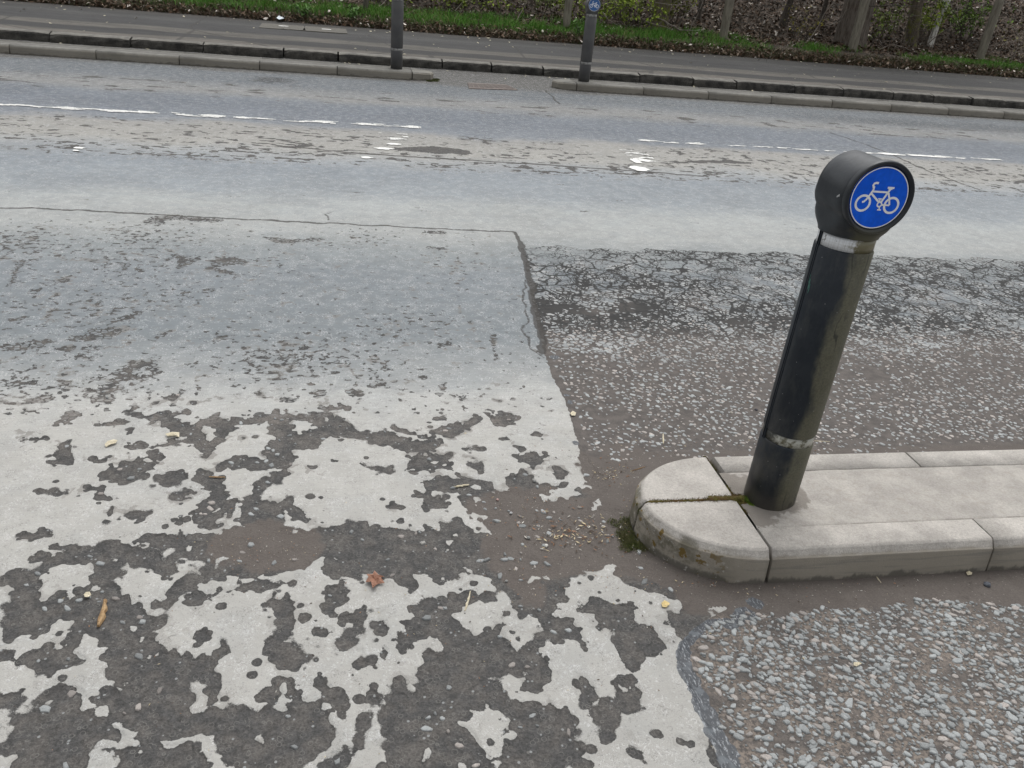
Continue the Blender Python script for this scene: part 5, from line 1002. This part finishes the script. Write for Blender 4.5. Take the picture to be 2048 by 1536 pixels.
chunk('straw_piece', (1750, 1150), (1762, 1166), .004, .003, M_straw, 'short straw on the silt in front of the near kerb', 'straw', 7, group='straw pieces')
chunk('straw_piece', (1264, 942), (1290, 934), .003, .003, M_bark2, 'thin brown twig on the silt behind the island nose', 'straw', 8, group='straw pieces')
poly_leaf('leaf_scrap', [(210, 892), (216, 886), (228, 883), (236, 885), (232, 890), (222, 893), (212, 896)], 0, M_straw, 'cream oval leaf scrap on the pale road at the left', 'leaf scrap', .006, 5, group='pale leaf scraps')
poly_leaf('leaf_scrap', [(331, 872), (345, 868), (359, 868), (359, 877), (347, 874), (336, 876)], 0, M_straw, 'narrow cream leaf scrap at the edge of the dark patch', 'leaf scrap', .006, 6, group='pale leaf scraps')
poly_leaf('leaf_scrap', [(168, 1192), (172, 1187), (180, 1187), (183, 1192), (178, 1197), (170, 1197)], 0, M_straw, 'round cream leaf scrap just above the orange bark chip', 'leaf scrap', .004, 7, group='pale leaf scraps')
M_yel = plain('yellow_leaf', (.62, .47, .20), (.75, .60, .30), 40, .6, .002)
poly_leaf('leaf_scrap', [(1322, 1209), (1328, 1205), (1337, 1207), (1339, 1212), (1332, 1217), (1324, 1216)], 0, M_yel, 'small yellow leaf on the pale patch below the island nose', 'leaf scrap', .005, 8, group='pale leaf scraps')
poly_leaf('leaf_scrap', [(1931, 1147), (1937, 1144), (1944, 1148), (1941, 1153), (1934, 1152)], 0, M_straw, 'small cream leaf on the silt in front of the near kerb', 'leaf scrap', .004, 9, group='pale leaf scraps')
poly_leaf('leaf_scrap', [(1140, 829), (1145, 824), (1152, 828), (1150, 833), (1143, 834)], 0, M_straw, 'cream fragment beside the tar on the patch edge', 'leaf scrap', .004, 10, group='pale leaf scraps')
poly_leaf('leaf_scrap', [(1706, 1328), (1716, 1327), (1722, 1331), (1712, 1336), (1706, 1334)], 0, M_straw, 'cream splinter lying among the chippings at the lower right', 'leaf scrap', .004, 11, group='pale leaf scraps')
M_plas = plain('white_litter', (.55, .66, .74), (.78, .82, .85), 10, .5, .01); 
poly_leaf('paper_litter', [(553, 40), (560, 35), (566, 29), (572, 33), (574, 37), (566, 41), (558, 42)], .15, M_plas, 'crumpled pale blue white wrapper at the back edge of the far footway', 'litter', .06, 12, up=.01)
def pebble(px, py, s, label, seed, col=(.28, .28, .27), z=0):
    rg = random.Random(seed); bm = bmesh.new(); bmesh.ops.create_icosphere(bm, subdivisions=2, radius=1)
    for v in bm.verts: v.co = Vector((v.co.x*s*.62, v.co.y*s*.5, max(v.co.z, -.6)*s*.4+s*.22))*rg.uniform(.85, 1.12)
    o = from_bm('pebble', bm, plain('pebble_stone', tuple(c*.8 for c in col), tuple(c*1.15 for c in col), 80, .8, .002)); p = at(px, py, z); o.location = (p[0], p[1], z-.002); o.rotation_euler.z = rg.uniform(0, 6); return tag(o, label, 'pebble', 'loose pebbles on the road')
pebble(1092, 1092, .012, 'pale ribbed pebble on the brown silt left of the nose', 1, (.55, .54, .5)); pebble(1057, 1076, .011, 'grey pebble on the silt beside the pale ribbed one', 2); pebble(1022, 1026, .009, 'white chip on the silt below the pale peninsula', 3, (.5, .5, .5))
pebble(1013, 1162, .008, 'small rounded grey pebble right of the crumpled leaf', 4); pebble(1974, 1170, .018, 'dark pebble on the silt in front of the near kerb', 5, (.1, .11, .13)); pebble(1069, 962, .012, 'grey pebble on the dark lobe left of the island', 6); pebble(1463, 826, .014, 'pale pebble behind the near island left of the bollard', 7, (.4, .37, .33))
pebble(1512, 820, .012, 'dark lump behind the near island next to the pale pebble', 8, (.04, .04, .05)); pebble(995, 999, .008, 'pinkish pebble on the dark lobe left of the silt', 9, (.5, .33, .3))
# fragments swept against the nose
rg = np.random.default_rng(77); V, F, Cc = [], [], []
def frag(cx, cy, sx_, sy_, n, L, z=0):
    global V, F, Cc
    for _ in range(n):
        x, y = at(cx+rg.normal()*sx_, cy+rg.normal()*sy_); l = L*rg.uniform(.3, 1.3); w = l*rg.uniform(.10, .35); a = rg.uniform(0, math.tau); h = rg.uniform(.0008, .003); dx, dy = math.cos(a)*l/2, math.sin(a)*l/2; nx, ny = -math.sin(a)*w/2, math.cos(a)*w/2
        if (x-ISX)**2/.33**2+(y-YM)**2/.28**2 < 1 or (x > ISX and Y0-.01 < y < Y1+.01): continue
        b = len(V); zl = z+.001; V += [(x-dx-nx*.4, y-dy-ny*.4, zl), (x+nx*.9, y+ny*.9, zl), (x+dx, y+dy, zl+h*.5), (x-nx, y-ny, zl), (x, y, zl+h)]
        F += [(b, b+3, b+4), (b+3, b+2, b+4), (b+2, b+1, b+4), (b+1, b, b+4)]
        p = rg.random(); c = np.array([.30, .16, .09]) if p < .28 else np.array([.62, .52, .33]) if p < .5 else np.array([.10, .07, .05]) if p < .8 else np.array([.55, .53, .48]); Cc += [c*rg.uniform(.6, 1.15)]*5
frag(1140, 1065, 52, 20, 260, .015); frag(1225, 945, 28, 12, 110, .011); frag(1060, 1010, 40, 14, 60, .008); frag(520, 1095, 70, 22, 110, .006); frag(1230, 1130, 90, 40, 90, .006); frag(1000, 1150, 120, 70, 90, .006)
frag(650, 1250, 350, 160, 120, .007); frag(1600, 1320, 250, 130, 60, .008); frag(1500, 1170, 220, 12, 120, .008); frag(1400, 890, 200, 8, 80, .008); frag(1265, 1040, 25, 30, 70, .009); frag(1450, 800, 250, 70, 70, .009)
tag(mesh_np('debris', V, [F], M_leafc, attrs=dict(col=np.array(Cc))), 'tiny straw, bud and bark fragments swept together in front of the island nose', 'debris', kind='stuff')
